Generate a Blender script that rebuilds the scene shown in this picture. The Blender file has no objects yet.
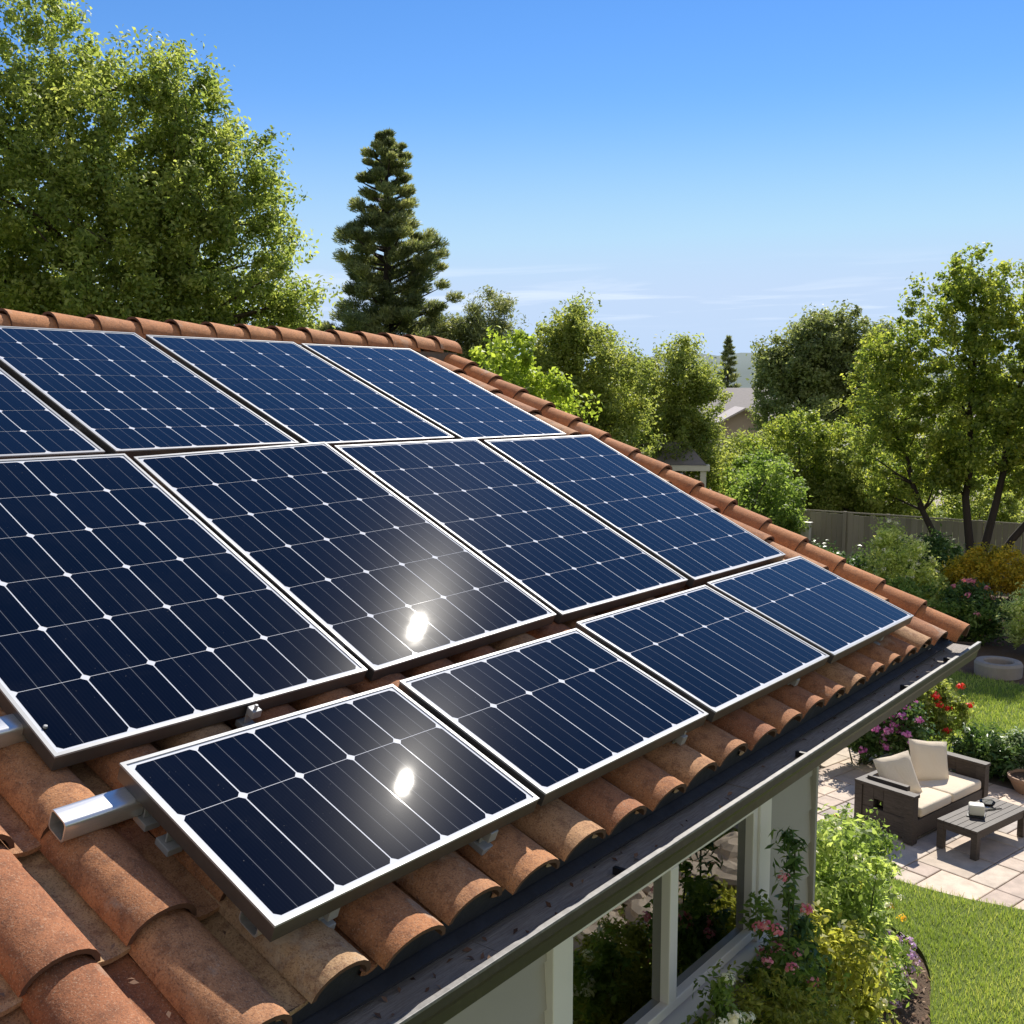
import bpy, math, random
import numpy as np
from mathutils import Vector, Matrix
R = math.radians
rng = np.random.default_rng(7)
random.seed(7)
scn = bpy.context.scene
COL = scn.collection

# ------------------------------------------------------------------ camera
H = 5.3
YAW, PITCH = 0.66889, 0.11013
cd = bpy.data.cameras.new('camera'); cam = bpy.data.objects.new('camera', cd); COL.objects.link(cam)
cd.sensor_width = 36; cd.lens = 1064.98 / 1024 * 36; cd.clip_start = 0.05; cd.clip_end = 9000
Fw = Vector((-math.sin(YAW) * math.cos(PITCH), math.cos(YAW) * math.cos(PITCH), -math.sin(PITCH)))
cam.location = (0, 0, H); cam.rotation_euler = Fw.to_track_quat('-Z', 'Y').to_euler()
scn.camera = cam

# ------------------------------------------------------------------ sun, sky, exposure
SUN = Vector((-0.234, 0.679, 0.693)).normalized()
sd = bpy.data.lights.new('sun', 'SUN'); sd.energy = 5.0; sd.angle = R(0.5); sd.color = (1.0, 0.94, 0.84)
so = bpy.data.objects.new('sun', sd); COL.objects.link(so); so.rotation_euler = SUN.to_track_quat('Z', 'Y').to_euler(); so.location = (0, 0, 40)
world = bpy.data.worlds.new('World'); scn.world = world; world.use_nodes = True
nt = world.node_tree; nt.nodes.clear()
def wn(t, **k):
    n = nt.nodes.new(t)
    for a, b in k.items(): setattr(n, a, b)
    return n
out = wn('ShaderNodeOutputWorld'); bg = wn('ShaderNodeBackground'); bg.inputs[1].default_value = 0.105
sky = wn('ShaderNodeTexSky', sky_type='NISHITA', sun_disc=False)
sky.sun_elevation = math.asin(SUN.z); sky.sun_rotation = math.atan2(SUN.x, SUN.y)
sky.air_density = 1.0; sky.dust_density = 0.0; sky.ozone_density = 3.0; sky.altitude = 100
tc = wn('ShaderNodeTexCoord'); sep = wn('ShaderNodeSeparateXYZ'); nt.links.new(tc.outputs['Generated'], sep.inputs[0])
# thin cirrus: direction projected on a high flat layer
zc = wn('ShaderNodeMath', operation='MAXIMUM'); nt.links.new(sep.outputs[2], zc.inputs[0]); zc.inputs[1].default_value = 0.02
dx = wn('ShaderNodeMath', operation='DIVIDE'); dy = wn('ShaderNodeMath', operation='DIVIDE')
nt.links.new(sep.outputs[0], dx.inputs[0]); nt.links.new(zc.outputs[0], dx.inputs[1])
nt.links.new(sep.outputs[1], dy.inputs[0]); nt.links.new(zc.outputs[0], dy.inputs[1])
cmb = wn('ShaderNodeCombineXYZ'); nt.links.new(dx.outputs[0], cmb.inputs[0]); nt.links.new(dy.outputs[0], cmb.inputs[1])
mp = wn('ShaderNodeMapping'); mp.inputs['Rotation'].default_value = (0, 0, R(-30)); mp.inputs['Scale'].default_value = (0.42, 0.62, 1); mp.inputs['Location'].default_value = (3.3, 1.2, 0)
nt.links.new(cmb.outputs[0], mp.inputs[0])
cn = wn('ShaderNodeTexNoise'); cn.inputs['Scale'].default_value = 1.0; cn.inputs['Detail'].default_value = 7; cn.inputs['Roughness'].default_value = .55; cn.inputs['Distortion'].default_value = .5
nt.links.new(mp.outputs[0], cn.inputs[0])
cr = wn('ShaderNodeMapRange'); cr.inputs[1].default_value = .50; cr.inputs[2].default_value = .80; nt.links.new(cn.outputs[0], cr.inputs[0])
b1 = wn('ShaderNodeMapRange', interpolation_type='SMOOTHSTEP'); b1.inputs[1].default_value = .055; b1.inputs[2].default_value = .08; nt.links.new(sep.outputs[2], b1.inputs[0])
b2 = wn('ShaderNodeMapRange', interpolation_type='SMOOTHSTEP'); b2.inputs[1].default_value = .128; b2.inputs[2].default_value = .10; nt.links.new(sep.outputs[2], b2.inputs[0])
m1 = wn('ShaderNodeMath', operation='MULTIPLY'); m2 = wn('ShaderNodeMath', operation='MULTIPLY'); m3 = wn('ShaderNodeMath', operation='MULTIPLY')
nt.links.new(b1.outputs[0], m1.inputs[0]); nt.links.new(b2.outputs[0], m1.inputs[1]); nt.links.new(m1.outputs[0], m2.inputs[0]); nt.links.new(cr.outputs[0], m2.inputs[1])
nt.links.new(m2.outputs[0], m3.inputs[0]); m3.inputs[1].default_value = .8
mx = wn('ShaderNodeMix', data_type='RGBA'); mx.inputs[7].default_value = (7.0, 7.6, 8.4, 1)
nt.links.new(m3.outputs[0], mx.inputs[0]); hs = wn('ShaderNodeHueSaturation'); hs.inputs['Saturation'].default_value = 1.28; hs.inputs['Hue'].default_value = .509; hs.inputs['Value'].default_value = .95; nt.links.new(sky.outputs[0], hs.inputs['Color'])
dk = wn('ShaderNodeMix', data_type='RGBA', blend_type='DARKEN'); dk.inputs[0].default_value = 1; dk.inputs[7].default_value = (4.6, 5.6, 7.2, 1); nt.links.new(hs.outputs[0], dk.inputs[6])
hz = wn('ShaderNodeMapRange', interpolation_type='SMOOTHSTEP'); hz.inputs[1].default_value = .27; hz.inputs[2].default_value = .03; nt.links.new(sep.outputs[2], hz.inputs[0])
hm = wn('ShaderNodeMix', data_type='RGBA'); hm.inputs[7].default_value = (4.0, 5.15, 6.9, 1); nt.links.new(hz.outputs[0], hm.inputs[0]); nt.links.new(dk.outputs[2], hm.inputs[6])
nt.links.new(hm.outputs[2], mx.inputs[6]); 
# unseen bright cloud bank added behind the viewer as neutral fill for the shade
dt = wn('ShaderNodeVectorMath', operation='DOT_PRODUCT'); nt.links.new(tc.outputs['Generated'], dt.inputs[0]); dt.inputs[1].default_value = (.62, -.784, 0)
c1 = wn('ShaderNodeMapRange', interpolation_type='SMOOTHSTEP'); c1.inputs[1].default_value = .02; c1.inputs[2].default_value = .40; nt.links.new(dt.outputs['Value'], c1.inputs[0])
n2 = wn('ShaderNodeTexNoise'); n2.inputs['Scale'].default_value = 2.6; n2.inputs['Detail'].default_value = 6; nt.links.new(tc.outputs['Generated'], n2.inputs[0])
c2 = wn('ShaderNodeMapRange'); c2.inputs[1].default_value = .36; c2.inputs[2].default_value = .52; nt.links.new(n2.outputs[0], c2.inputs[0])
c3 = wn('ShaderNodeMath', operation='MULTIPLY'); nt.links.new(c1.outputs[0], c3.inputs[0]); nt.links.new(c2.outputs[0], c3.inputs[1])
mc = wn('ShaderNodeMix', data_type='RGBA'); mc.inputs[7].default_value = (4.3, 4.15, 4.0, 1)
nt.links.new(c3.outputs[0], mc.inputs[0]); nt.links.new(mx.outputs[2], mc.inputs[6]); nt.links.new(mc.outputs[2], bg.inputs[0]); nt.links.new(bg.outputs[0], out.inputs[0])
scn.view_settings.view_transform = 'Standard'; scn.view_settings.look = 'None'; scn.view_settings.gamma = 1; scn.view_settings.exposure = 0.42
scn.view_settings.use_curve_mapping = False
scn.render.engine = 'CYCLES'; scn.cycles.max_bounces = 6; scn.cycles.transparent_max_bounces = 8
scn.cycles.diffuse_bounces = 3; scn.cycles.glossy_bounces = 3; scn.cycles.transmission_bounces = 4; scn.cycles.caustics_reflective = False; scn.cycles.caustics_refractive = False
scn.cycles.use_adaptive_sampling = True; scn.cycles.use_denoising = True

# ------------------------------------------------------------------ materials
class NT:
    def __init__(s, name):
        s.m = bpy.data.materials.new(name); s.m.use_nodes = True; s.t = s.m.node_tree; s.t.nodes.clear()
        s.out = s.n('ShaderNodeOutputMaterial')
    def n(s, t, ins=None, **k):
        n = s.t.nodes.new(t)
        for a, b in k.items(): setattr(n, a, b)
        for a, b in (ins or {}).items():
            if isinstance(b, bpy.types.NodeSocket): s.t.links.new(b, n.inputs[a])
            else: n.inputs[a].default_value = b
        return n
    def coord(s, scale=(1, 1, 1), kind='Object'):
        c = s.n('ShaderNodeTexCoord'); return s.n('ShaderNodeMapping', {0: c.outputs[kind], 'Scale': scale}).outputs[0]
    def noise(s, scale, detail=4, rough=.55, vec=None, dist=0):
        return s.n('ShaderNodeTexNoise', {'Vector': vec if vec is not None else s.coord(), 'Scale': scale, 'Detail': detail, 'Roughness': rough, 'Distortion': dist}).outputs[0]
    def ramp(s, fac, stops, interp='LINEAR'):
        r = s.n('ShaderNodeValToRGB', {0: fac}); e = r.color_ramp.elements; r.color_ramp.interpolation = interp
        while len(e) < len(stops): e.new(.5)
        for el, (p, c) in zip(e, stops): el.position = p; el.color = (*c, 1) if len(c) == 3 else c
        return r.outputs[0]
    def mix(s, fac, a, b, mode='MIX'):
        f = lambda c: (*c, 1) if isinstance(c, tuple) and len(c) == 3 else c
        return s.n('ShaderNodeMix', {0: fac, 6: f(a), 7: f(b)}, data_type='RGBA', blend_type=mode).outputs[2]
    def math(s, op, a, b=0.0): return s.n('ShaderNodeMath', {0: a, 1: b}, operation=op).outputs[0]
    def rng(s, v, a, b, c=0.0, d=1.0): return s.n('ShaderNodeMapRange', {0: v, 1: a, 2: b, 3: c, 4: d}).outputs[0]
    def bump(s, h, strength=.3, dist=.01): return s.n('ShaderNodeBump', {'Height': h, 'Strength': strength, 'Distance': dist}).outputs[0]
    def bsdf(s, **k):
        ins = {}
        for a, b in k.items():
            a = {'color': 'Base Color', 'rough': 'Roughness', 'metal': 'Metallic', 'normal': 'Normal', 'spec': 'Specular IOR Level', 'coat': 'Coat Weight', 'coat_rough': 'Coat Roughness', 'coat_ior': 'Coat IOR', 'ior': 'IOR', 'sheen': 'Sheen Weight', 'alpha': 'Alpha', 'sub': 'Subsurface Weight'}[a]
            ins[a] = (*b, 1) if isinstance(b, tuple) and len(b) == 3 else b
        return s.n('ShaderNodeBsdfPrincipled', ins).outputs[0]
    def done(s, sh): s.t.links.new(sh, s.out.inputs[0]); return s.m

def simple(name, c, rough=.6, metal=0.0, var=.18, nscale=9, bump=.0, bscale=60, spec=.5):
    s = NT(name); n = s.noise(nscale, 5)
    col = s.mix(n, tuple(x * (1 - var) for x in c), tuple(min(1, x * (1 + var)) for x in c))
    k = dict(color=col, rough=rough, metal=metal, spec=spec)
    if bump: k['normal'] = s.bump(s.noise(bscale, 4), bump, .004)
    return s.done(s.bsdf(**k))

M = {}
def leafmat(name, dark, mid, light, trans=.48, odd=None, gloss=.55):
    s = NT(name)
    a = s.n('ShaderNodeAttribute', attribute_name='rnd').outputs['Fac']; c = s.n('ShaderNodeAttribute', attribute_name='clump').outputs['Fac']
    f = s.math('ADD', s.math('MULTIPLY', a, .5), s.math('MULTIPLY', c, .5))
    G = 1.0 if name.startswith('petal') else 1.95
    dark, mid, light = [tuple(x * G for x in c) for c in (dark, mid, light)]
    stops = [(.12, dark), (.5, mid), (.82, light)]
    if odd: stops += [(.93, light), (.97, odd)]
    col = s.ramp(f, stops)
    tr = s.mix(1.0, col, (1.15, 1.1, .7), 'MULTIPLY'); tr = s.mix(1.0, tr, (2.1, 2.1, 2.1), 'MULTIPLY')
    P = s.bsdf(color=col, rough=gloss, spec=.35)
    T = s.n('ShaderNodeBsdfTranslucent', {0: tr}).outputs[0]
    M[name] = s.done(s.n('ShaderNodeMixShader', {0: trans, 1: P, 2: T}).outputs[0])
leafmat('leaf_left', (.035, .055, .014), (.098, .128, .032), (.19, .212, .07), odd=(.30, .30, .15))
leafmat('leaf_lime', (.06, .09, .015), (.12, .16, .025), (.19, .23, .04))
leafmat('leaf_mid', (.045, .065, .018), (.105, .13, .034), (.18, .195, .06))
leafmat('leaf_oak', (.045, .06, .025), (.085, .105, .042), (.15, .165, .07), trans=.4)
leafmat('leaf_yellow', (.035, .058, .014), (.092, .122, .024), (.19, .205, .045), odd=(.30, .28, .10))
leafmat('leaf_bright', (.05, .065, .012), (.12, .13, .022), (.21, .21, .05))
leafmat('leaf_gold', (.07, .075, .012), (.19, .16, .018), (.32, .24, .03))
leafmat('leaf_dark', (.018, .04, .012), (.035, .07, .018), (.07, .11, .03), trans=.25, gloss=.4)
leafmat('leaf_green', (.03, .055, .014), (.075, .115, .025), (.14, .18, .05))
leafmat('leaf_shrub', (.04, .065, .018), (.10, .14, .035), (.22, .26, .09), odd=(.6, .6, .35))
leafmat('leaf_pale', (.09, .12, .035), (.20, .23, .08), (.38, .40, .20))
leafmat('leaf_silver', (.06, .09, .05), (.14, .18, .11), (.32, .36, .28), trans=.3)
leafmat('needle', (.03, .042, .02), (.075, .092, .038), (.16, .17, .075), trans=.38)
leafmat('grass_blade', (.06, .09, .016), (.12, .165, .03), (.24, .25, .08), trans=.35)
leafmat('petal_red', (.45, .01, .015), (.6, .02, .02), (.75, .07, .04), trans=.3)
leafmat('petal_magenta', (.42, .08, .35), (.58, .18, .50), (.75, .4, .68), trans=.3)
leafmat('petal_pink', (.6, .12, .25), (.7, .25, .35), (.8, .45, .5), trans=.3)
leafmat('petal_white', (.7, .66, .55), (.8, .78, .7), (.85, .85, .8), trans=.3)
leafmat('petal_yellow', (.7, .38, .02), (.8, .5, .03), (.85, .62, .06), trans=.3)
leafmat('petal_lilac', (.38, .2, .5), (.5, .32, .62), (.65, .5, .75), trans=.3)

def bark(name, c):
    s = NT(name); v = s.coord((6, 6, 1.2)); n = s.noise(3, 6, .7, v, .6)
    M[name] = s.done(s.bsdf(color=s.mix(n, tuple(x * .45 for x in c), tuple(x * 1.4 for x in c)), rough=.9, normal=s.bump(n, .8, .03)))
bark('bark', (.085, .065, .05)); bark('bark_dark', (.045, .034, .027)); bark('stem', (.07, .09, .03))

# terracotta: barrels and pans, every tile its own tone
def terracotta(name, stops, blot=1.0):
    s = NT(name); isl = s.n('ShaderNodeNewGeometry').outputs['Random Per Island']
    base = s.ramp(isl, stops)
    w = s.n('ShaderNodeTexCoord').outputs['Object']
    v = s.n('ShaderNodeVectorMath', {0: w, 1: s.n('ShaderNodeCombineXYZ', {0: s.math('MULTIPLY', isl, 37.0), 1: s.math('MULTIPLY', isl, 11.0)}).outputs[0]}, operation='ADD').outputs[0]
    big = s.noise(5, 5, .65, v, .4); mid = s.noise(22, 6, .7, v); fine = s.noise(190, 3, .8, v)
    c = s.mix(s.rng(big, .35, .68), base, s.mix(1.0, base, (1.22, 1.28, 1.30), 'MULTIPLY'))
    c = s.mix(s.math('MULTIPLY', s.rng(mid, .48, .62), .55 * blot), c, (.16, .068, .038))
    c = s.mix(s.math('MULTIPLY', s.rng(fine, .53, .60), .62), c, (.12, .06, .04))
    c = s.mix(s.math('MULTIPLY', s.rng(s.noise(230, 2, .6, v), .58, .64), .28), c, (.62, .46, .32))
    sp = s.rng(s.noise(3.1, 6, .7, v), .60, .68)
    c = s.mix(s.math('MULTIPLY', sp, .5), c, (.50, .42, .33))
    h = s.math('ADD', s.math('MULTIPLY', fine, .5), s.math('MULTIPLY', mid, 1.0))
    M[name] = s.done(s.bsdf(color=c, rough=.88, spec=.25, normal=s.bump(h, .55, .006)))
terracotta('tile', [(0, (.37, .150, .065)), (.25, (.44, .20, .09)), (.5, (.30, .115, .055)), (.75, (.48, .245, .12)), (1, (.42, .26, .14))])
terracotta('pan_tile', [(0, (.32, .13, .062)), (.3, (.45, .29, .155)), (.6, (.37, .165, .08)), (1, (.50, .37, .22))])
terracotta('cap_tile', [(0, (.42, .165, .065)), (.4, (.52, .22, .09)), (.7, (.44, .175, .075)), (1, (.55, .26, .12))], .6)

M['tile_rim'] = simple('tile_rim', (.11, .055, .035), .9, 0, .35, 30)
def cellmat():
    s = NT('cell'); uv = s.n('ShaderNodeUVMap').outputs[0]; x = s.n('ShaderNodeSeparateXYZ', {0: uv})
    X, Y = x.outputs[0], x.outputs[1]
    fx = s.math('FRACT', X)
    def line(c, w): return s.math('LESS_THAN', s.math('ABSOLUTE', s.math('SUBTRACT', fx, c)), w)
    bus = s.math('MAXIMUM', line(.333, .0055), line(.667, .0055))
    fx2 = s.math('FRACT', s.math('MULTIPLY', X, 18.0)); fine = s.math('LESS_THAN', s.math('ABSOLUTE', s.math('SUBTRACT', fx2, .5)), .07)
    isl = s.n('ShaderNodeNewGeometry').outputs['Random Per Island']
    base = s.mix(isl, (.0012, .0018, .0050), (.0018, .0026, .0075))
    c = s.mix(s.math('MULTIPLY', fine, .16), base, (.02, .024, .034)); c = s.mix(s.math('MULTIPLY', bus, .34), c, (.30, .31, .34))
    yo = s.n('ShaderNodeSeparateXYZ', {0: s.n('ShaderNodeTexCoord').outputs['Object']}).outputs[1]
    dirt = s.noise(3.2, 6, .65, None, .8); sm = s.noise(120, 2, .8)
    c = s.mix(s.math('MULTIPLY', s.rng(dirt, .45, .8), .008), c, (.45, .45, .45))
    c = s.mix(s.math('MULTIPLY', s.rng(sm, .74, .78), .22), c, (.45, .42, .36))
    drop = s.rng(s.noise(7.5, 2, .4), .775, .785); c = s.mix(s.math('MULTIPLY', drop, .5), c, (.5, .5, .46))
    rr = s.rng(s.noise(2.4, 5, .6, None, 1.2), .3, .75, .010, .020)
    return s.done(s.bsdf(color=c, rough=.19, spec=.0009, coat=1.0, coat_rough=rr, coat_ior=1.28))
M['cell'] = cellmat()
s = NT('backsheet'); M['backsheet'] = s.done(s.bsdf(color=s.mix(s.noise(5), (.62, .64, .68), (.72, .73, .76)), rough=.6, spec=.0, coat=1.0, coat_rough=.03, coat_ior=1.28))
s = NT('aluminium'); M['aluminium'] = s.done(s.bsdf(color=s.mix(s.noise(30, 3), (.30, .31, .32), (.37, .37, .38)), rough=s.rng(s.noise(9, 4), .3, .7, .42, .55), metal=.12))
s = NT('aluminium_dark'); M['aluminium_dark'] = s.done(s.bsdf(color=s.mix(s.noise(30, 3), (.10, .095, .09), (.15, .145, .14)), rough=.42, metal=.7))
s = NT('mill_finish'); v = s.coord((70, 2, 70)); M['mill_finish'] = s.done(s.bsdf(color=s.mix(s.noise(3, 4, .6, v), (.62, .61, .59), (.80, .79, .77)), rough=.28, metal=.75, normal=s.bump(s.noise(4, 3, .5, v), .12, .002)))
s = NT('gutter_metal'); sc = s.noise(16, 6, .7)
M['gutter_metal'] = s.done(s.bsdf(color=s.mix(s.rng(sc, .5, .75), (.045, .039, .034), (.08, .07, .06)), rough=.45, metal=.0, spec=.45, normal=s.bump(s.noise(3, 3), .1, .01)))
s = NT('gutter_lip'); M['gutter_lip'] = s.done(s.bsdf(color=s.mix(s.rng(s.noise(24, 5, .7), .42, .6), (.13, .125, .12), (.22, .21, .20)), rough=.5, metal=.0))
s = NT('gutter_guard'); v = s.coord((40, 2.0, 40)); g = s.noise(7, 7, .75, v)
M['gutter_guard'] = s.done(s.bsdf(color=s.mix(s.rng(g, .35, .7), (.24, .21, .18), (.52, .46, .40)), rough=.85, normal=s.bump(g, .8, .01)))
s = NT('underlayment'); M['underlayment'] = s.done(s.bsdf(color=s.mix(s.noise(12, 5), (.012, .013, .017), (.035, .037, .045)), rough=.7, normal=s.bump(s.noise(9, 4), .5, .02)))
M['trim_white'] = simple('trim_white', (.82, .79, .74), .45, 0, .06, 4, .05)
M['siding'] = simple('siding', (.40, .375, .34), .75, 0, .08, 3, .12, 40)
M['stucco'] = simple('stucco', (.60, .55, .49), .85, 0, .1, 3, .4, 90)
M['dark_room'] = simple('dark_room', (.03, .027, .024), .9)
M['curtain'] = simple('curtain', (.35, .35, .34), .9)
s = NT('window_glass')
fr = s.n('ShaderNodeFresnel', {'IOR': 3.2}).outputs[0]
nb = s.bump(s.noise(.9, 2), .05, .02)
M['window_glass'] = s.done(s.n('ShaderNodeMixShader', {0: fr, 1: s.n('ShaderNodeBsdfTransparent', {0: (.62, .68, .64, 1)}).outputs[0], 2: s.n('ShaderNodeBsdfGlossy', {'Color': (.95, .97, .95, 1), 'Roughness': .015, 'Normal': nb}).outputs[0]}).outputs[0])
s = NT('clear_glass'); M['clear_glass'] = s.done(s.n('ShaderNodeMixShader', {0: s.n('ShaderNodeFresnel', {'IOR': 1.5}).outputs[0], 1: s.n('ShaderNodeBsdfTransparent', {0: (.8, .82, .8, 1)}).outputs[0], 2: s.n('ShaderNodeBsdfGlossy', {'Roughness': .03}).outputs[0]}).outputs[0])
s = NT('soil'); n = s.noise(3, 7, .7); f = s.noise(45, 4, .75)
M['soil'] = s.done(s.bsdf(color=s.mix(f, s.mix(n, (.045, .028, .018), (.10, .065, .042)), (.22, .14, .09)), rough=.95, normal=s.bump(f, 1.0, .04)))
s = NT('mulch_chip'); a = s.n('ShaderNodeNewGeometry').outputs['Random Per Island']
M['mulch_chip'] = s.done(s.bsdf(color=s.ramp(a, [(0, (.06, .03, .02)), (.5, (.16, .085, .05)), (.85, (.25, .15, .09)), (1, (.4, .28, .19))]), rough=.9))
s = NT('lawn'); n = s.noise(.9, 5, .6); f = s.noise(60, 3, .8)
M['lawn'] = s.done(s.bsdf(color=s.mix(s.rng(f, .35, .65), s.mix(n, (.08, .13, .02), (.12, .17, .03)), s.mix(n, (.17, .23, .05), (.25, .28, .09))), rough=.9, spec=.2, normal=s.bump(f, .9, .03)))
s = NT('field'); n = s.noise(.06, 6, .6); M['field'] = s.done(s.bsdf(color=s.ramp(n, [(.35, (.09, .13, .03)), (.5, (.16, .2, .05)), (.62, (.25, .22, .11))]), rough=.95, spec=.1))
s = NT('paver'); isl = s.n('ShaderNodeNewGeometry').outputs['Random Per Island']; n = s.noise(6, 6, .65); f = s.noise(70, 3, .8)
c = s.ramp(isl, [(0, (0.50, 0.41, 0.32)), (.2, (0.62, 0.52, 0.42)), (.45, (0.48, 0.38, 0.31)), (.7, (0.66, 0.53, 0.41)), (.85, (0.41, 0.35, 0.31)), (1, (0.56, 0.50, 0.43))])
c = s.mix(s.rng(n, .3, .7), s.mix(1.0, c, (0.80, 0.80, 0.80), 'MULTIPLY'), s.mix(1.0, c, (1.2, 1.2, 1.2), 'MULTIPLY')); c = s.mix(s.math('MULTIPLY', s.rng(f, .55, .75), .3), c, (.2, .16, .13))
M['paver'] = s.done(s.bsdf(color=c, rough=.85, normal=s.bump(n, .35, .015)))
M['joint'] = simple('joint', (.15, .125, .10), .95, 0, .3, 20)
s = NT('dark_wood'); v = s.coord((3, 22, 22)); g = s.noise(3, 6, .7, v, .5)
M['dark_wood'] = s.done(s.bsdf(color=s.mix(s.rng(g, .3, .72), (.030, .022, .017), (.095, .074, .060)), rough=.6, spec=.4, normal=s.bump(g, .4, .006)))
s = NT('fabric'); f = s.n('ShaderNodeTexWave', {'Vector': s.coord(), 'Scale': 90.0, 'Distortion': 1.0}).outputs[1]
M['fabric'] = s.done(s.bsdf(color=s.mix(s.noise(7, 5), (.78, .65, .48), (.85, .73, .56)), rough=.95, spec=.15, sheen=.2, normal=s.bump(s.math('ADD', s.math('MULTIPLY', f, .2), s.noise(7, 3)), .5, .012)))
M['wax'] = simple('wax', (.80, .76, .64), .5, 0, .04)
M['black'] = simple('black', (.015, .015, .016), .45)
M['clay'] = simple('clay', (.36, .23, .15), .85, 0, .2, 12, .3, 60)
M['concrete'] = simple('concrete', (.34, .30, .26), .9, 0, .18, 8, .35, 50)
M['rock'] = simple('rock', (.52, .42, .32), .9, 0, .35, 4, .6, 14)
s = NT('fence_wood'); v = s.coord((14, 14, .8)); g = s.noise(2.2, 6, .7, v, .3); isl = s.n('ShaderNodeNewGeometry').outputs['Random Per Island']
M['fence_wood'] = s.done(s.bsdf(color=s.mix(.55, s.mix(g, (.24, .215, .18), (.46, .42, .36)), s.ramp(isl, [(0, (.24, .22, .18)), (1, (.46, .42, .36))])), rough=.95, spec=.15, normal=s.bump(g, .5, .01)))
M['asphalt_roof'] = simple('asphalt_roof', (.46, .41, .39), .9, 0, .18, 2, .5, 12)
M['slate_roof'] = simple('slate_roof', (.22, .195, .19), .8, 0, .2, 5, .4, 18)
M['tan_wall'] = simple('tan_wall', (.46, .37, .31), .85, 0, .08)
M['glass_dark'] = simple('glass_dark', (.02, .024, .026), .12)
M['far_hill'] = simple('far_hill', (.12, .16, .15), 1, 0, .15, .004)  # blue-grey green: distance haze is mixed into the hill colour
M['road'] = simple('road', (.36, .30, .255), .9, 0, .1, .5)

# ------------------------------------------------------------------ object helpers
def meta(o, label=None, cat=None, group=None, kind=None):
    if label: o['label'] = label
    if cat: o['category'] = cat
    if group: o['group'] = group
    if kind: o['kind'] = kind
    return o
def root(name, label, cat, loc=(0, 0, 0), rot=None, group=None):
    o = bpy.data.objects.new(name, None); COL.objects.link(o); o.location = loc; o.empty_display_size = .1
    if rot is not None: o.rotation_euler = (0, 0, rot)
    return meta(o, label, cat, group)
class MB:
    """collects boxes, tubes and sheets into one mesh"""
    def __init__(s): s.v = []; s.f = []; s.mi = []; s.uv = None
    def add(s, v, f, mi=0):
        k = len(s.v); s.v += [tuple(p) for p in v]; s.f += [tuple(i + k for i in q) for q in f]; s.mi += [mi] * len(f); return s
    def box(s, a, b, mi=0, M4=None):
        (x0, y0, z0), (x1, y1, z1) = a, b
        v = [(x0, y0, z0), (x1, y0, z0), (x1, y1, z0), (x0, y1, z0), (x0, y0, z1), (x1, y0, z1), (x1, y1, z1), (x0, y1, z1)]
        if M4 is not None: v = [M4 @ Vector(p) for p in v]
        return s.add(v, [(0, 3, 2, 1), (4, 5, 6, 7), (0, 1, 5, 4), (1, 2, 6, 5), (2, 3, 7, 6), (3, 0, 4, 7)], mi)
    def tube(s, pts, rad, n=8, caps=True, mi=0):
        pts = [Vector(p) for p in pts]; rad = rad if isinstance(rad, (list, tuple)) else [rad] * len(pts)
        rings = []; d0 = None
        for i, p in enumerate(pts):
            d = (pts[min(i + 1, len(pts) - 1)] - pts[max(i - 1, 0)]).normalized()
            u = d.orthogonal().normalized() if d0 is None else (d0 - d * d0.dot(d)).normalized()
            d0 = u; w = d.cross(u)
            rings.append([p + (u * math.cos(2 * math.pi * k / n) + w * math.sin(2 * math.pi * k / n)) * rad[i] for k in range(n)])
        v = [q for r in rings for q in r]
        f = [(i * n + k, i * n + (k + 1) % n, (i + 1) * n + (k + 1) % n, (i + 1) * n + k) for i in range(len(pts) - 1) for k in range(n)]
        if caps: f += [tuple(range(n - 1, -1, -1)), tuple((len(pts) - 1) * n + k for k in range(n))]
        return s.add(v, f, mi)
    def lathe(s, prof, n=24, c=(0, 0, 0), mi=0):
        v = [(c[0] + r * math.cos(2 * math.pi * k / n), c[1] + r * math.sin(2 * math.pi * k / n), c[2] + z) for r, z in prof for k in range(n)]
        f = [(i * n + k, i * n + (k + 1) % n, (i + 1) * n + (k + 1) % n, (i + 1) * n + k) for i in range(len(prof) - 1) for k in range(n)]
        return s.add(v, f, mi)
    def build(s, name, mats, parent=None, bevel=0, smooth=False, seg=2):
        me = bpy.data.meshes.new(name); me.from_pydata(s.v, [], s.f)
        for m in (mats if isinstance(mats, (list, tuple)) else [mats]): me.materials.append(M[m])
        me.polygons.foreach_set('material_index', s.mi)
        if smooth: me.polygons.foreach_set('use_smooth', [True] * len(me.polygons))
        me.update(); o = bpy.data.objects.new(name, me); COL.objects.link(o)
        if parent: o.parent = parent
        if bevel:
            b = o.modifiers.new('bevel', 'BEVEL'); b.width = bevel; b.segments = seg; b.limit_method = 'ANGLE'; b.angle_limit = R(40)
        return o
def quads(name, V, mat, parent=None, rnd=None, clump=None):
    """V: (N,4,3) array -> one mesh of N loose quads"""
    V = np.asarray(V, dtype=np.float32); n = len(V); me = bpy.data.meshes.new(name)
    me.vertices.add(n * 4); me.vertices.foreach_set('co', V.reshape(-1))
    me.loops.add(n * 4); me.loops.foreach_set('vertex_index', np.arange(n * 4, dtype=np.int32))
    me.polygons.add(n); me.polygons.foreach_set('loop_start', np.arange(0, n * 4, 4, dtype=np.int32))
    try: me.polygons.foreach_set('loop_total', np.full(n, 4, dtype=np.int32))
    except Exception: pass
    me.materials.append(M[mat])
    for nm, a in (('rnd', rnd), ('clump', clump)):
        if a is None: a = rng.random(n)
        at = me.attributes.new(nm, 'FLOAT', 'POINT'); at.data.foreach_set('value', np.repeat(np.asarray(a, dtype=np.float32), 4))
    me.update(calc_edges=True); o = bpy.data.objects.new(name, me); COL.objects.link(o)
    if parent: o.parent = parent
    return o
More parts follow.
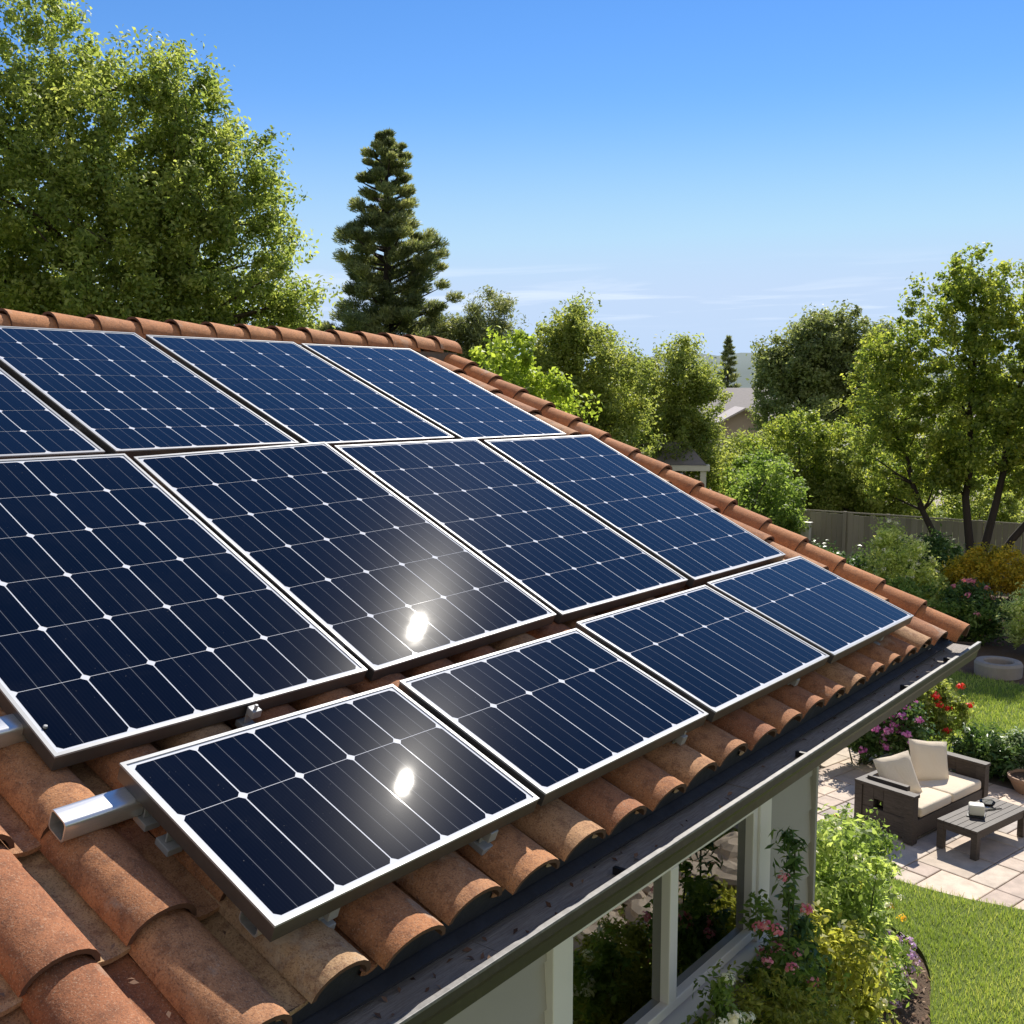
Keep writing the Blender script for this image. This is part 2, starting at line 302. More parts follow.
def unit(a): return a / np.maximum(np.linalg.norm(a, axis=-1, keepdims=True), 1e-9)
def leaf_quads(c, length, width, nrm, tan=None):
    n = len(c); nrm = unit(nrm); t = rng.normal(size=(n, 3)) if tan is None else tan
    t = unit(t - nrm * (t * nrm).sum(1, keepdims=True)); b = np.cross(nrm, t)
    L = (np.asarray(length) * (.65 + .7 * rng.random(n)))[:, None]; W = L * (width / length)
    fold = nrm * L * .12
    return np.stack([c - t * L * .5, c + b * W * .5 + fold, c + t * L * .5, c - b * W * .5 + fold], 1)

def crown_points(lobes, n, inner=.5):
    lob = np.array(lobes, dtype=float); w = (lob[:, 3] * lob[:, 4] * lob[:, 5]) ** .67; w /= w.sum()
    idx = rng.choice(len(lob), n, p=w); d = unit(rng.normal(size=(n, 3)))
    r = inner + (1 - inner) * rng.random(n) ** .6
    return lob[idx, :3] + d * lob[idx, 3:] * r[:, None], d
def foliage(name, parent, lobes, n_cl, per, cr, L, Wd, mat, inner=.5, stretch=1.0, up=.35, zmin=.05):
    cen, d = crown_points(lobes, n_cl, inner); off = np.array(parent.location)
    sz = cr * (.45 + 1.0 * rng.random(n_cl) ** 1.5)
    k = np.repeat(np.arange(n_cl), per); N = len(k)
    dd = unit(rng.normal(size=(N, 3))); rr = rng.random(N) ** .5
    ax = unit(d + np.array([0, 0, .7]) + .4 * rng.normal(size=(n_cl, 3)))            # the clump is drawn out along its shoot
    q = dd * rr[:, None] * sz[k][:, None]
    al = (q * ax[k]).sum(1, keepdims=True); q = q + ax[k] * al * (stretch - 1)
    q[:, 2] *= .85
    P = cen[k] + q; keep = P[:, 2] > zmin; P = P[keep]; dd = dd[keep]; k = k[keep]
    nrm = dd * .5 + rng.normal(size=P.shape) * .6 + np.array([0, 0, up])
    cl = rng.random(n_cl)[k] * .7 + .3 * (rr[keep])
    o = quads(name, leaf_quads(P - off, L, Wd, nrm), mat, parent, None, cl)
    return o, cen
def limbs(name, parent, base, tops, cen, r0, mat, trunks=1, nb=40, spread=.25, fork=.35):
    mb = MB(); off = Vector(parent.location); base = Vector(base); trunk_pts = []
    for t in range(trunks):
        top = Vector(tops[t % len(tops)])
        b = base + Vector((random.uniform(-1, 1), random.uniform(-1, 1), 0)) * (spread if trunks > 1 else 0) * .4
        pts = []; N = 9
        for i in range(N):
            f = i / (N - 1); p = b.lerp(top, f)
            bow = math.sin(f * math.pi) * .25 * (1 if trunks > 1 else .5)
            p += Vector((random.gauss(0, .05), random.gauss(0, .05), 0)) * (f > 0) * (top - b).length * .12 + Vector((0, 0, -bow))
            pts.append(p)
        rad = [r0 * (1 - .8 * i / (N - 1)) * (1.25 if i == 0 else 1) for i in range(N)]
        mb.tube([p - off for p in pts], rad, 8); trunk_pts += [(pts[i], rad[i]) for i in range(N)]
    for c in [cen[i] for i in rng.choice(len(cen), min(nb, len(cen)), replace=False)]:
        c = Vector(c); best = min(trunk_pts, key=lambda q: (q[0] - c).length + max(0, (q[0].z - c.z + fork * (c - q[0]).length)) * 2 + (3 if q[0].z < base.z + .6 else 0))
        a, ra = best; m = a.lerp(c, .5) + Vector((random.gauss(0, .12), random.gauss(0, .12), .12)) * (c - a).length * .5
        m1 = a.lerp(m, .5) + Vector((random.gauss(0, .03), random.gauss(0, .03), 0)) * (c - a).length
        mb.tube([p - off for p in (a, m1, m, m.lerp(c, .6), c)], [ra * .5, ra * .38, ra * .27, ra * .16, ra * .06], 5, False)
    return mb.build(name, mat, parent, smooth=True)

# ================================================================== SETTING
mb = MB()
g = 40; ex = [-4500 + 9000 * i / g for i in range(g + 1)]
mb.add([(x, y, -.03) for y in ex for x in ex], [(j * (g + 1) + i, j * (g + 1) + i + 1, (j + 1) * (g + 1) + i + 1, (j + 1) * (g + 1) + i) for j in range(g) for i in range(g)])
meta(mb.build('ground', 'field'), kind='structure')
# far ridge of hills
hv = []; hf = []; n = 80
for i in range(n + 1):
    a = R(-20 + 95 * i / n); X = -math.sin(a); Y = math.cos(a)
    hh = 105 + 22 * math.sin(i * .37) + 13 * math.sin(i * .9 + 1) + 5 * math.sin(i * 2.3)
    for D, z in ((2500, -2), (2750, hh * .5), (3000, hh), (3500, hh * .55), (4200, -2)): hv.append((X * D, Y * D, z))
hf = [(i * 5 + k, i * 5 + k + 1, (i + 1) * 5 + k + 1, (i + 1) * 5 + k) for i in range(n) for k in range(4)]
meta(MB().add(hv, hf).build('hills', 'far_hill', smooth=True), kind='structure')

def poly_sheet(name, pts, z, mat, thick=.0, kind='structure'):
    n = len(pts); v = [(x, y, z) for x, y in pts]; f = [tuple(range(n))]
    if thick:
        v += [(x, y, z - thick) for x, y in pts]; f += [(i, (i + 1) % n, n + (i + 1) % n, n + i)[::-1] for i in range(n)]
    return meta(MB().add(v, f).build(name, mat), kind=kind)
def inside(P, poly):
    x, y = P[:, 0], P[:, 1]; r = np.zeros(len(P), bool); n = len(poly)
    for i in range(n):
        x0, y0 = poly[i]; x1, y1 = poly[(i + 1) % n]
        c = ((y0 > y) != (y1 > y)) & (x < (x1 - x0) * (y - y0) / (y1 - y0 + 1e-12) + x0); r ^= c
    return r
def smooth_pts(pts, k=6):
    out = []
    for i in range(len(pts) - 1):
        p0 = pts[max(i - 1, 0)]; p1 = pts[i]; p2 = pts[i + 1]; p3 = pts[min(i + 2, len(pts) - 1)]
        for j in range(k):
            t = j / k
            out.append(tuple(.5 * (2 * p1[a] + (p2[a] - p0[a]) * t + (2 * p0[a] - 5 * p1[a] + 4 * p2[a] - p3[a]) * t * t + (3 * p1[a] - p0[a] - 3 * p2[a] + p3[a]) * t ** 3) for a in (0, 1)))
    return out + [pts[-1]]
# planting bed round the house, patio, two lawns
bed = [(-9.2, -4), (-9.2, 11.6), (-4.3, 11.6), (14, 11.6), (14, -4)]
poly_sheet('planting_bed', bed, -.004, 'soil')
edge = smooth_pts([(-4.6, 11.2), (-4.0, 10.75), (-3.45, 10.32), (-3.0, 10.05), (-2.72, 9.6), (-2.5, 8.9), (-2.2, 8.1), (-1.7, 7.2), (-1.2, 6), (-.9, 4), (-.9, -4)])
near = [(-4.6, 11.2)] + smooth_pts([(-4.2, 11.30), (-3.55, 11.29), (-2.92, 11.31), (-2.33, 11.42), (-1.2, 11.6), (.6, 11.5), (3, 11.0), (6, 10.2), (10, 9.6)]) + [(10, -4)] + edge[::-1][:-1]
poly_sheet('lawn', near, .045, 'lawn', .05)
far_lawn = smooth_pts([(-10, 19), (-9.2, 17.2), (-7, 16.4), (-5, 15.95), (-4, 15.9), (-3, 16.2), (-1, 16.5), (3, 16.2), (9, 16)]) + [(12, 22)] + smooth_pts([(8, 22.6), (2, 22.4), (-2, 21.8), (-4, 20.7), (-5.2, 20.75), (-6.4, 21.2), (-8, 22.4), (-10, 22.6)])
meta(MB().add([(1.6 + 2.3 * math.cos(k / 28 * 6.283) * (1 + .1 * math.sin(k)), 9.4 + 2.1 * math.sin(k / 28 * 6.283), .052) for k in range(28)], [tuple(range(28))]).build('side_bed', 'soil'), kind='structure')
poly_sheet('back_lawn', far_lawn, .03, 'lawn', .03)
poly_sheet('back_bed', [(-14, 12), (-14, 30), (12, 30), (12, 15.2), (-3.6, 15.25), (-5.8, 14.9), (-6.4, 12)], -.012, 'soil')
poly_sheet('neighbour_lawn', [(-60, 31), (-60, 51.9), (10, 51.9), (10, 31)], -.02, 'lawn')
poly_sheet('road', [(-60, 52), (-60, 61), (30, 61), (30, 53)], -.022, 'road')
# patio of flagstones laid on the sofa's axes
poly_sheet('patio_base', [(-6.4, 11.0), (-6.2, 15.6), (9, 15.6), (9, 10.0), (-2, 10.9)], .000, 'joint')
pa = R(-12.1); U = .305; occ = {}
mb = MB(); rr = random.Random(5)
def prot(x, y): return (-4 + x * math.cos(pa) - y * math.sin(pa), 13 + x * math.sin(pa) + y * math.cos(pa))
for j in range(-14, 16):
    for i in range(-12, 48):
        if (i, j) in occ: continue
        w, h = rr.choice([(1, 1), (2, 1), (1, 2), (2, 2), (2, 2), (3, 2), (2, 1), (1, 2)])
        w = max(k for k in range(1, w + 1) if all((i + q, j) not in occ for q in range(k)))
        for a in range(w):
            for b in range(h): occ[(i + a, j + b)] = 1
        gp = .007; z = .022 + rr.uniform(-.003, .003)
        c = prot((i + w / 2) * U, (j + h / 2) * U)
        if not (-5.9 < c[0] < 8.5 and 10.75 < c[1] < 15.35) or (c[0] > -4 and c[1] > 15.2): continue
        if c[0] < -4.6 and c[1] < 11.6: continue
        x0, x1, y0, y1 = i * U + gp, (i + w) * U - gp, j * U + gp, (j + h) * U - gp
        b = .008
        q = [(x0, y0), (x1, y0), (x1, y1), (x0, y1)]; q2 = [(x0 + b, y0 + b), (x1 - b, y0 + b), (x1 - b, y1 - b), (x0 + b, y1 - b)]
        mb.add([(*prot(*p), .002) for p in q] + [(*prot(*p), z - .005) for p in q] + [(*prot(*p), z) for p in q2],
               [(0, 1, 5, 4), (1, 2, 6, 5), (2, 3, 7, 6), (3, 0, 4, 7), (4, 5, 9, 8), (5, 6, 10, 9), (6, 7, 11, 10), (7, 4, 8, 11), (8, 9, 10, 11)])
meta(mb.build('patio', 'paver'), kind='structure')
# grass blades on both lawns
def grass(name, poly, box, n, hgt, wid, z):
    P = np.stack([rng.uniform(box[0], box[1], n), rng.uniform(box[2], box[3], n), np.full(n, z)], 1); P = P[inside(P, poly)]; n = len(P)
    a = rng.random(n) * 6.28; lean = rng.normal(size=(n, 3)) * .35; lean[:, 2] = 1; lean = unit(lean) * (hgt * (.5 + rng.random(n)))[:, None]
    s = np.stack([np.cos(a), np.sin(a), a * 0], 1) * wid
    V = np.stack([P - s, P + s, P + lean + s * .3, P + lean - s * .3], 1)
    cl = .5 + .5 * np.sin(P[:, 0] * 2.1 + np.sin(P[:, 1] * 1.7) * 1.5) * np.sin(P[:, 1] * 1.3 + 1)
    return meta(quads(name, V, 'grass_blade', None, None, cl * .6 + rng.random(n) * .4), kind='stuff')
grass('grass', near, (-4.4, 1.5, 5.5, 11.6), 110000, .05, .0035, .04)
grass('far_grass', far_lawn, (-9.5, 0, 15.8, 22.6), 90000, .055, .006, .025)
# bark chips in the beds
n = 9000
P = np.stack([rng.uniform(-6, -1.0, n), rng.uniform(5, 11.2, n), rng.uniform(.0, .02, n)], 1); P = P[~inside(P, near)]
P = P[~((P[:, 1] > 10.9))]
Q = leaf_quads(P, .045, .02, np.tile([0, 0, 1.0], (len(P), 1)) + rng.normal(size=P.shape) * .35)
meta(quads('bark_mulch', Q, 'mulch_chip'), kind='stuff')

# ================================================================== HOUSE
T = 0.39710; O = Vector((-1.77996, 1.30094, H - 1.14216))
S = Vector((-math.cos(T), 0, math.sin(T))); N = Vector((math.sin(T), 0, math.cos(T)))
def RP(t, s, h): return O + Vector((0, t, 0)) + S * s + N * h
SR = 4.02                                                   # slope length from panel foot to ridge
XR = RP(0, SR, -.2).x                                        # ridge x
def RW(t, s, h): p = RP(t, s, h); return Vector((2 * XR - p.x, p.y, p.z))
XW, YE, YS = -2.2, 5.44, -4.2
XB = 2 * XR - XW
house = root('house', 'grey sided house with a terracotta barrel tile roof and dark gutter', 'house', (XW, YE, 0))
hl = Vector(house.location)
def hb(): return MB()
def hbuild(mb, name, mats, parent=None, **k):
    mb.v = [tuple(Vector(p) - hl) for p in mb.v]
    return mb.build(name, mats, parent or house, **k)
# walls: lap siding boards, with the window opening left free
WZ0, WZ1, WY0, WY1 = H - 2.70, H - 2.00, 3.10, 4.72
zt = H - 1.60
mb = hb(); b = .19; z = 0.0
while z < zt:
    z1 = min(z + b, zt)
    spans = [(YS, YE)] if (z1 <= WZ0 or z >= WZ1) else [(YS, WY0), (WY1, YE)]
    for y0, y1 in spans:
        mb.add([(XW, y0, z), (XW, y1, z), (XW - .012, y1, z1), (XW - .012, y0, z1), (XW - .03, y0, z), (XW - .03, y1, z), (XW - .03, y1, z1), (XW - .03, y0, z1)],
               [(0, 1, 2, 3), (4, 5, 1, 0), (7, 3, 2, 6), (5, 6, 2, 1), (4, 0, 3, 7)])
    z = z1
hbuild(mb, 'wall', 'siding')
mb = hb(); z = 0.0; zr = RP(0, SR, -.3).z
while z < zr:
    z1 = z + b
    xa = XW if z1 < zt else XW - (z1 - zt) / math.tan(T); xb = 2 * XR - xa
    if xa > xb: mb.add([(xa, YE, z), (xb, YE, z), (xb, YE - .012, z1), (xa, YE - .012, z1), (xb, YE - .03, z), (xa, YE - .03, z)], [(0, 1, 2, 3), (0, 5, 4, 1)])
    z = z1
hbuild(mb, 'gable_wall', 'siding')
mb = hb().box((XB, YS, 0), (XB + .1, YE - .03, zt)).box((XB + .1, YS, 0), (XW - .03, YS + .1, zt)); hbuild(mb, 'back_wall', 'siding')
mb = hb().box((XW - .05, YE - .005, 0), (XW + .022, YE + .022, zt)); hbuild(mb, 'corner_trim', 'siding')
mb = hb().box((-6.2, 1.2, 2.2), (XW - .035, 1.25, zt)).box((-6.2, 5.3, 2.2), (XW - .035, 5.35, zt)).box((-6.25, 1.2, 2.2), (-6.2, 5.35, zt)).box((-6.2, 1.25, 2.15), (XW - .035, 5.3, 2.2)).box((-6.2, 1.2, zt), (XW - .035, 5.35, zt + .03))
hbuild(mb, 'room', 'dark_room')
# window with two panes
w = hbuild(hb().box((XW - .02, WY0 - .11, WZ0 - .02), (XW + .03, WY0, WZ1 + .12)).box((XW - .02, WY1, WZ0 - .02), (XW + .03, WY1 + .13, WZ1 + .12)).box((XW - .02, WY0, WZ1), (XW + .03, WY1, WZ1 + .12)), 'window', 'trim_white', bevel=.004)
def wchild(mb, name, mat, **k): o = hbuild(mb, name, mat, w, **k); return o
YM0, YM1 = 3.86, 3.93
f = hb()
f.box((XW - .06, WY0, WZ1 - .035), (XW + .018, WY1, WZ1)).box((XW - .06, WY0, WZ0), (XW + .018, WY1, WZ0 + .05)).box((XW - .06, WY0, WZ0 + .05), (XW + .018, WY0 + .035, WZ1 - .035)).box((XW - .06, WY1 - .05, WZ0 + .05), (XW + .018, WY1, WZ1 - .035)).box((XW - .06, YM0, WZ0 + .05), (XW + .020, YM1, WZ1 - .035))
wchild(f, 'frame', 'trim_white', bevel=.004)
wchild(hb().box((XW - .03, WY0 - .13, WZ0 - .075), (XW + .075, WY1 + .15, WZ0 - .022)), 'sill', 'trim_white', bevel=.006)
for y0, y1 in ((WY0 + .035, YM0), (YM1, WY1 - .05)): wchild(hb().box((XW - .034, y0 + .0005, WZ0 + .0505), (XW - .024, y1 - .0005, WZ1 - .0355)), 'pane', 'window_glass')
for y0 in (3.62, 4.36):
    c = hb(); k = 14
    pts = [(XW - .22 + .02 * math.sin(i * 1.6), y0 + .28 * i / k) for i in range(k + 1)]
    c.add([(x, y, 2.25) for x, y in pts] + [(x, y, zt - .02) for x, y in pts], [(i, i + 1, k + 2 + i, k + 1 + i) for i in range(k)])
    wchild(c, 'curtain', 'curtain', smooth=True)
# lower wall band under the window
hbuild(hb().box((XW - .01, WY0 - .16, 0), (XW + .014, WY1 + .17, WZ0 - .077)), 'apron_panel', 'stucco')
# roof: deck, soffit, fascia
TE = 4.93; TS = -5.6
def slab(mb, t0, t1, s0, s1, h0, h1, P=RP, mi=0):
    v = [P(t0, s0, h0), P(t1, s0, h0), P(t1, s1, h0), P(t0, s1, h0), P(t0, s0, h1), P(t1, s0, h1), P(t1, s1, h1), P(t0, s1, h1)]
    return mb.add(v, [(0, 3, 2, 1), (4, 5, 6, 7), (0, 1, 5, 4), (1, 2, 6, 5), (2, 3, 7, 6), (3, 0, 4, 7)], mi)
mb = hb(); slab(mb, TS, TE, -.13, SR - .05, -.27, -.225); slab(mb, TS, TE, -.13, SR - .05, -.27, -.225, RW)
roof = hbuild(mb, 'roof', 'underlayment')
def rbuild(mb, name, mat, **k): o = hbuild(mb, name, mat, roof, **k); return o
sx = RP(0, -.12, -.27).x
mb = hb().box((sx - .03, O.y + TS, H - 1.60), (sx - .005, O.y + TE, RP(0, -.12, -.24).z)); rbuild(mb, 'fascia', 'gutter_metal')
mb = hb().box((XW + .0, O.y + TS, H - 1.585), (sx - .03, O.y + TE - .02, H - 1.565)); rbuild(mb, 'soffit', 'trim_white')
mb = hb(); slab(mb, TE, TE + .03, -.13, SR, -.42, -.19); slab(mb, TE, TE + .03, -.13, SR, -.42, -.19, RW); rbuild(mb, 'gable_board', 'gutter_metal')
# eave flashing strip between the tiles and the gutter
mb = hb(); slab(mb, TS, TE, -.155, -.12, -.235, -.222); rbuild(mb, 'eave_flashing', 'underlayment')
# gutter
gx, gz = -1.615, H - 1.425
yb0, yb1 = O.y + TS, O.y + 5.10
prof = [(gx - .155, gz - .012), (gx - .155, gz - .105), (gx - .06, gz - .118), (gx - .02, gz - .09), (gx - .012, gz - .05), (gx, gz - .03), (gx, gz)]
mb = hb(); n = len(prof)
outer = prof; inner = [(-1.609 - .0 if False else x - .004 if i > 2 else x + .004, z + .004) for i, (x, z) in enumerate(prof)]
v = [(x, y, z) for y in (yb0, yb1) for x, z in outer]; f = [(i, i + 1, n + i + 1, n + i) for i in range(n - 1)]
mb.add(v, f); mb.add([(x, y, z) for y in (yb0, yb1) for x, z in inner], [q[::-1] for q in f])
mb.add([(x, yb1, z) for x, z in outer] + [(x, yb1 + .004, z) for x, z in outer], [tuple(range(n)), tuple(range(2 * n - 1, n - 1, -1))] + [(i, i + 1, n + i + 1, n + i) for i in range(n - 1)])
gut = hbuild(mb, 'gutter', 'gutter_metal')
mb = hb().box((gx - .016, yb0, gz - .004), (gx + .004, yb1 + .004, gz + .006)); hbuild(mb, 'lip', 'gutter_lip', gut, bevel=.002)
mb = hb(); yy = yb0
rr = random.Random(3)
while yy < yb1 - .02:
    y2 = min(yy + rr.uniform(.5, .9), yb1 - .004); dz = rr.uniform(-.003, .002)
    mb.box((gx - .15, yy + .003, gz - .034 + dz), (gx - .0165, y2, gz - .024 + dz)); yy = y2
hbuild(mb, 'leaf_guard', 'gutter_guard', gut)
for yy in (.35, 1.52, 2.61, 3.95, 5.2, 5.9):                # gutter hanger tabs seen along the lip
    mb = hb().box((gx - .060, yy, gz - .020), (gx - .017, yy + .016, gz + .002)); hbuild(mb, 'hanger', 'black', gut)
# tiles
def barrel(mb, P, t0, t1, s0, s1, hb0, hb1, rise, th=.013, n=10, mi=0, jit=0, flat=1.0):
    """one half-round tile; t0..t1 across, s0 (low end) .. s1, hb height of its feet at either end"""
    tm = (t0 + t1) / 2; rad = (t1 - t0) / 2
    V = []; F = []; inn = []
    for s, hbse, k in ((s0, hb0, 1.0), ((s0 + s1) / 2, (hb0 + hb1) / 2, .985), (s1, hb1, .96)):
        for off in (0, th):
            for i in range(n + 1):
                a = math.pi * i / n
                V.append(P(tm - (rad * k - off) * math.cos(a) + jit * (s - s0), s, hbse + (rise * k - off) * math.sin(a) ** flat))
    m = n + 1
    for j in (0, 1):
        A = j * 2 * m; B = (j + 1) * 2 * m
        for i in range(n):
            F.append((A + i, A + i + 1, B + i + 1, B + i)); inn.append((A + m + i, B + m + i, B + m + i + 1, A + m + i + 1))
        F.append((A, B, B + m, A + m)); F.append((A + n, A + m + n, B + m + n, B + n))
    mb.add(V, F, mi)
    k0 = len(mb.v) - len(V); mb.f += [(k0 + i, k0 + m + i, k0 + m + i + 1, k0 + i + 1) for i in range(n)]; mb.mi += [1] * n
    mb.f += [tuple(k0 + a for a in q) for q in inn]; mb.mi += [1] * len(inn)  # undersides in dark rim colour: dirt, with the shade inside the barrel painted in
PIT = .243; EXP = .38; rr = random.Random(11)
bar, pan, arcs = hb(), hb(), []
for P in (RP, RW):
    for c in range(11):
        s0 = (-.146 if c == 0 else -.172) + c * EXP; s1 = min(s0 + EXP + .055, SR - .02)
        if s0 > SR - .1: continue
        for k in range(-24, 19):
            v1 = .330 + PIT * k
            if v1 < TS + .3 or v1 > 4.77: continue
            js, jh, jt = rr.uniform(-.010, .010), rr.uniform(-.003, .005), rr.uniform(-.003, .003)
            wd = .178 if v1 < .4 else .213
            if c == 0 and P is RP:
                for q in range(9): arcs.append((v1 - wd / 2 + jt - (wd / 2 - .006) * math.cos(math.pi * q / 8), -.160 + .054 * math.sin(math.pi * q / 8)))
            barrel(bar, P, v1 - wd + jt, v1 + jt, s0 + js, s1, -.176 + .028 + jh, -.178, .064 if c == 0 else .068, jit=rr.uniform(-.014, .014))
            # pan: shallow trough between two barrels
            pv = []; q = 5; ta, tb = v1 - PIT - .012, v1 - wd + .014
            jp = rr.uniform(-.008, .008)
            for s, hh in ((s0 + js * .5 + jp + (.030 if c == 0 else 0), -.174 + .020), (s1, -.192)):
                for dz in (0, -.014):
                    for i in range(q): u = i / (q - 1); pv.append(P(ta + (tb - ta) * u, s, hh + dz - .010 * math.sin(u * math.pi)))
            pf = []
            for i in range(q - 1): pf += [(i, i + 1, 2 * q + i + 1, 2 * q + i), (q + i, 3 * q + i, 3 * q + i + 1, q + i + 1), (i, q + i, q + i + 1, i + 1)]
            pan.add(pv, pf)
rt = rbuild(bar, 'roof_tiles', ['tile', 'tile_rim'], smooth=False)
rbuild(pan, 'pan_tiles', 'pan_tile')
arcs.sort(); na = len(arcs)
rbuild(hb().add([RP(t, -.115, h) for t, h in arcs] + [RP(t, -.115, -.224) for t, h in arcs], [(q, q + 1, na + q + 1, na + q) for q in range(na - 1)]), 'eave_shade_fill', 'underlayment')  # dark sheet added so the open barrel ends look black with shade
for o in (rt,):
    me = o.data; me.polygons.foreach_set('use_smooth', [True] * len(me.polygons)); me.set_sharp_from_angle(angle=R(42))
# rake caps down the gable edge, ridge caps along the top
for P, nm in ((RP, 'rake_caps'), (RW, 'rake_caps')):
    mb = hb(); s = -.20
    while s < SR - .1:
        e = .262; barrel(mb, P, 4.762 + rr.uniform(-.004, .004), 4.962, s, min(s + e + .04, SR), -.158 + rr.uniform(-.002, .004), -.186, .095, th=.016, jit=rr.uniform(-.012, .012)); s += e
    o = rbuild(mb, nm, ['cap_tile', 'tile_rim']); o.data.polygons.foreach_set('use_smooth', [True] * len(o.data.polygons)); o.data.set_sharp_from_angle(angle=R(42))
mb = hb(); y = O.y + TS; zr = RP(0, SR, -.17).z
def PR(t, s, h): return Vector((XR + .0 + t, s, h))
while y < O.y + 4.9:
    e = .252; yl = O.y + 4.98 - (y - (O.y + TS))                   # laid from the gable inwards, low end to the far side
    yl = O.y + TS + (y - (O.y + TS)); barrel(mb, PR, -.115, .115, yl, min(yl + e + .035, O.y + 4.98), zr + .082 + rr.uniform(0, .004), zr + .056, .105, jit=rr.uniform(-.01, .01)); y += e
rbuild(hb().box((XR - .10, O.y + TS, zr - .12), (XR + .10, O.y + 4.93, zr + .06)), 'ridge_mortar', 'joint')
o = rbuild(mb, 'ridge_caps', ['cap_tile', 'tile_rim']); o.data.polygons.foreach_set('use_smooth', [True] * len(o.data.polygons)); o.data.set_sharp_from_angle(angle=R(42))

# dry leaves caught in the gutter and the tile channels
n = 240; yy = rng.uniform(-2, 6.2, n); P = np.stack([rng.uniform(gx - .13, gx - .02, n), yy, np.full(n, gz - .018)], 1)
for k in range(150, n):
    kk = int(rng.integers(-6, 18)); q = RP(.330 + PIT * kk - .205 + float(rng.uniform(-.012, .012)), float(rng.uniform(-.1, .62)), -.150); P[k] = tuple(q)
meta(quads('leaf_litter', leaf_quads(P, .022, .011, np.tile([.25, 0, 1.0], (n, 1)) + rng.normal(size=(n, 3)) * .3), 'mulch_chip'), 'dry brown leaf scraps caught in the gutter and tile channels', None, None, 'stuff')

# ================================================================== SOLAR PANELS
def panel(name, label, t0, t1, s0, s1, cols, rows, tilt=T, pivot=None, h=0.0, twist=0.0):
    """t along the eave, s up the slope measured from pivot; rows = list of cell heights (fractions)"""
    Sv = Vector((-math.cos(tilt), 0, math.sin(tilt))); Nv = Vector((math.sin(tilt), 0, math.cos(tilt)))
    c = (pivot if pivot is not None else RP(0, 0, 0)) + Nv * h + Vector((0, (t0 + t1) / 2, 0)) + Sv * ((s0 + s1) / 2)
    r = root(name, label, 'solar panel', group='solar panels on the tile roof')
    m = Matrix((( 0, Sv.x, Nv.x, c.x), (1, 0, 0, c.y), (0, Sv.z, Nv.z, c.z), (0, 0, 0, 1)))
    r.matrix_world = m @ Matrix.Rotation(twist, 4, 'Y')
    W, Hh = (t1 - t0) / 2, (s1 - s0) / 2; fw = .011; d = .036
    mb = MB()
    for a, b in (((-W, -Hh), (W, -Hh + fw)), ((-W, Hh - fw), (W, Hh)), ((-W, -Hh + fw), (-W + fw, Hh - fw)), ((W - fw, -Hh + fw), (W, Hh - fw))):
        mb.box((*a, -.006), (*b, 0), 0)
    e = .0015
    for a, b in (((-W + e, -Hh + e), (W - e, -Hh + .004)), ((-W + e, Hh - .004), (W - e, Hh - e)), ((-W + e, -Hh + .004), (-W + .004, Hh - .004)), ((W - .004, -Hh + .004), (W - e, Hh - .004))):
        mb.box((*a, -d - .012), (*b, -.0062), 1)
    mb.build('frame', ['aluminium', 'aluminium_dark'], r)
    mb = MB().box((-W + fw, -Hh + fw, -.0058), (W - fw, Hh - fw, -.0035)); mb.build('backing_sheet', 'backsheet', r)
    # cells with cut corners
    mg = .009; x0, x1, y0, y1 = -W + fw + mg, W - fw - mg, -Hh + fw + mg, Hh - fw - mg
    gp = .0045; cw = (x1 - x0) / cols; V = []; F = []; UV = []; y = y0
    for fr_ in rows:
        ch = (y1 - y0) * fr_
        for i in range(cols):
            a0, a1, b0, b1 = x0 + i * cw + gp / 2, x0 + (i + 1) * cw - gp / 2, y + gp * .25, y + ch - gp * .25
            k = .0125; kk = len(V)
            pts = [(a0 + k, b0), (a1 - k, b0), (a1, b0 + k), (a1, b1 - k), (a1 - k, b1), (a0 + k, b1), (a0, b1 - k), (a0, b0 + k)]
            V += [(px, py, -.0030) for px, py in pts]; F.append(tuple(range(kk, kk + 8))); UV += [((px - a0) / (a1 - a0), (py - b0) / (b1 - b0)) for px, py in pts]
        y += ch
    me = bpy.data.meshes.new('cells'); me.from_pydata(V, [], F); me.materials.append(M['cell']); ul = me.uv_layers.new(name='UVMap')
    for i, q in enumerate(UV): ul.data[i].uv = q
    o = bpy.data.objects.new('cells', me); COL.objects.link(o); o.parent = r
    mb = MB().box((-W + .004, -Hh + .004, -.012), (W - .004, Hh - .004, -.0062)); mb.build('back_plate', 'black', r)
    return r
T2 = R(25.7); PV2 = RP(0, 1.5, 0)
R6 = [1 / 6] * 6; R7 = [1 / 7] * 7
panel('solar_panel', 'solar panel of the upper row cut off by the left picture edge', -.02, 1.055, 2.36, 3.83, 5, R7)
panel('solar_panel', 'leftmost solar panel of the upper row whose whole lower edge shows', 1.105, 2.065, 2.36, 3.825, 5, R7)
panel('solar_panel', 'second farthest solar panel of the upper row under the ridge caps', 2.12, 3.165, 2.34, 3.80, 5, R7)
panel('solar_panel', 'farthest solar panel of the upper row, where the ridge caps end', 3.215, 4.20, 2.31, 3.78, 5, R7)
panel('solar_panel', 'large near black solar panel of the middle row over the sawn rail end at left', .003, 1.072, -.763, .755, 5, R6, T2, PV2)
panel('solar_panel', 'solar panel of the middle row that carries the bright sun glare', 1.112, 2.115, -.761, .75, 5, R6, T2, PV2, 0, R(-1.6))
panel('solar_panel', 'third solar panel of the middle row, just right of the one with the glare', 2.17, 3.21, -.757, .735, 5, R6, T2, PV2)
panel('solar_panel', 'farthest solar panel of the middle row, its side along the gable cap tiles', 3.26, 4.31, -.77, .71, 5, R6, T2, PV2)
T3 = R(21.9); PV = RP(0, .30, 0)
R3 = [.635, .365]
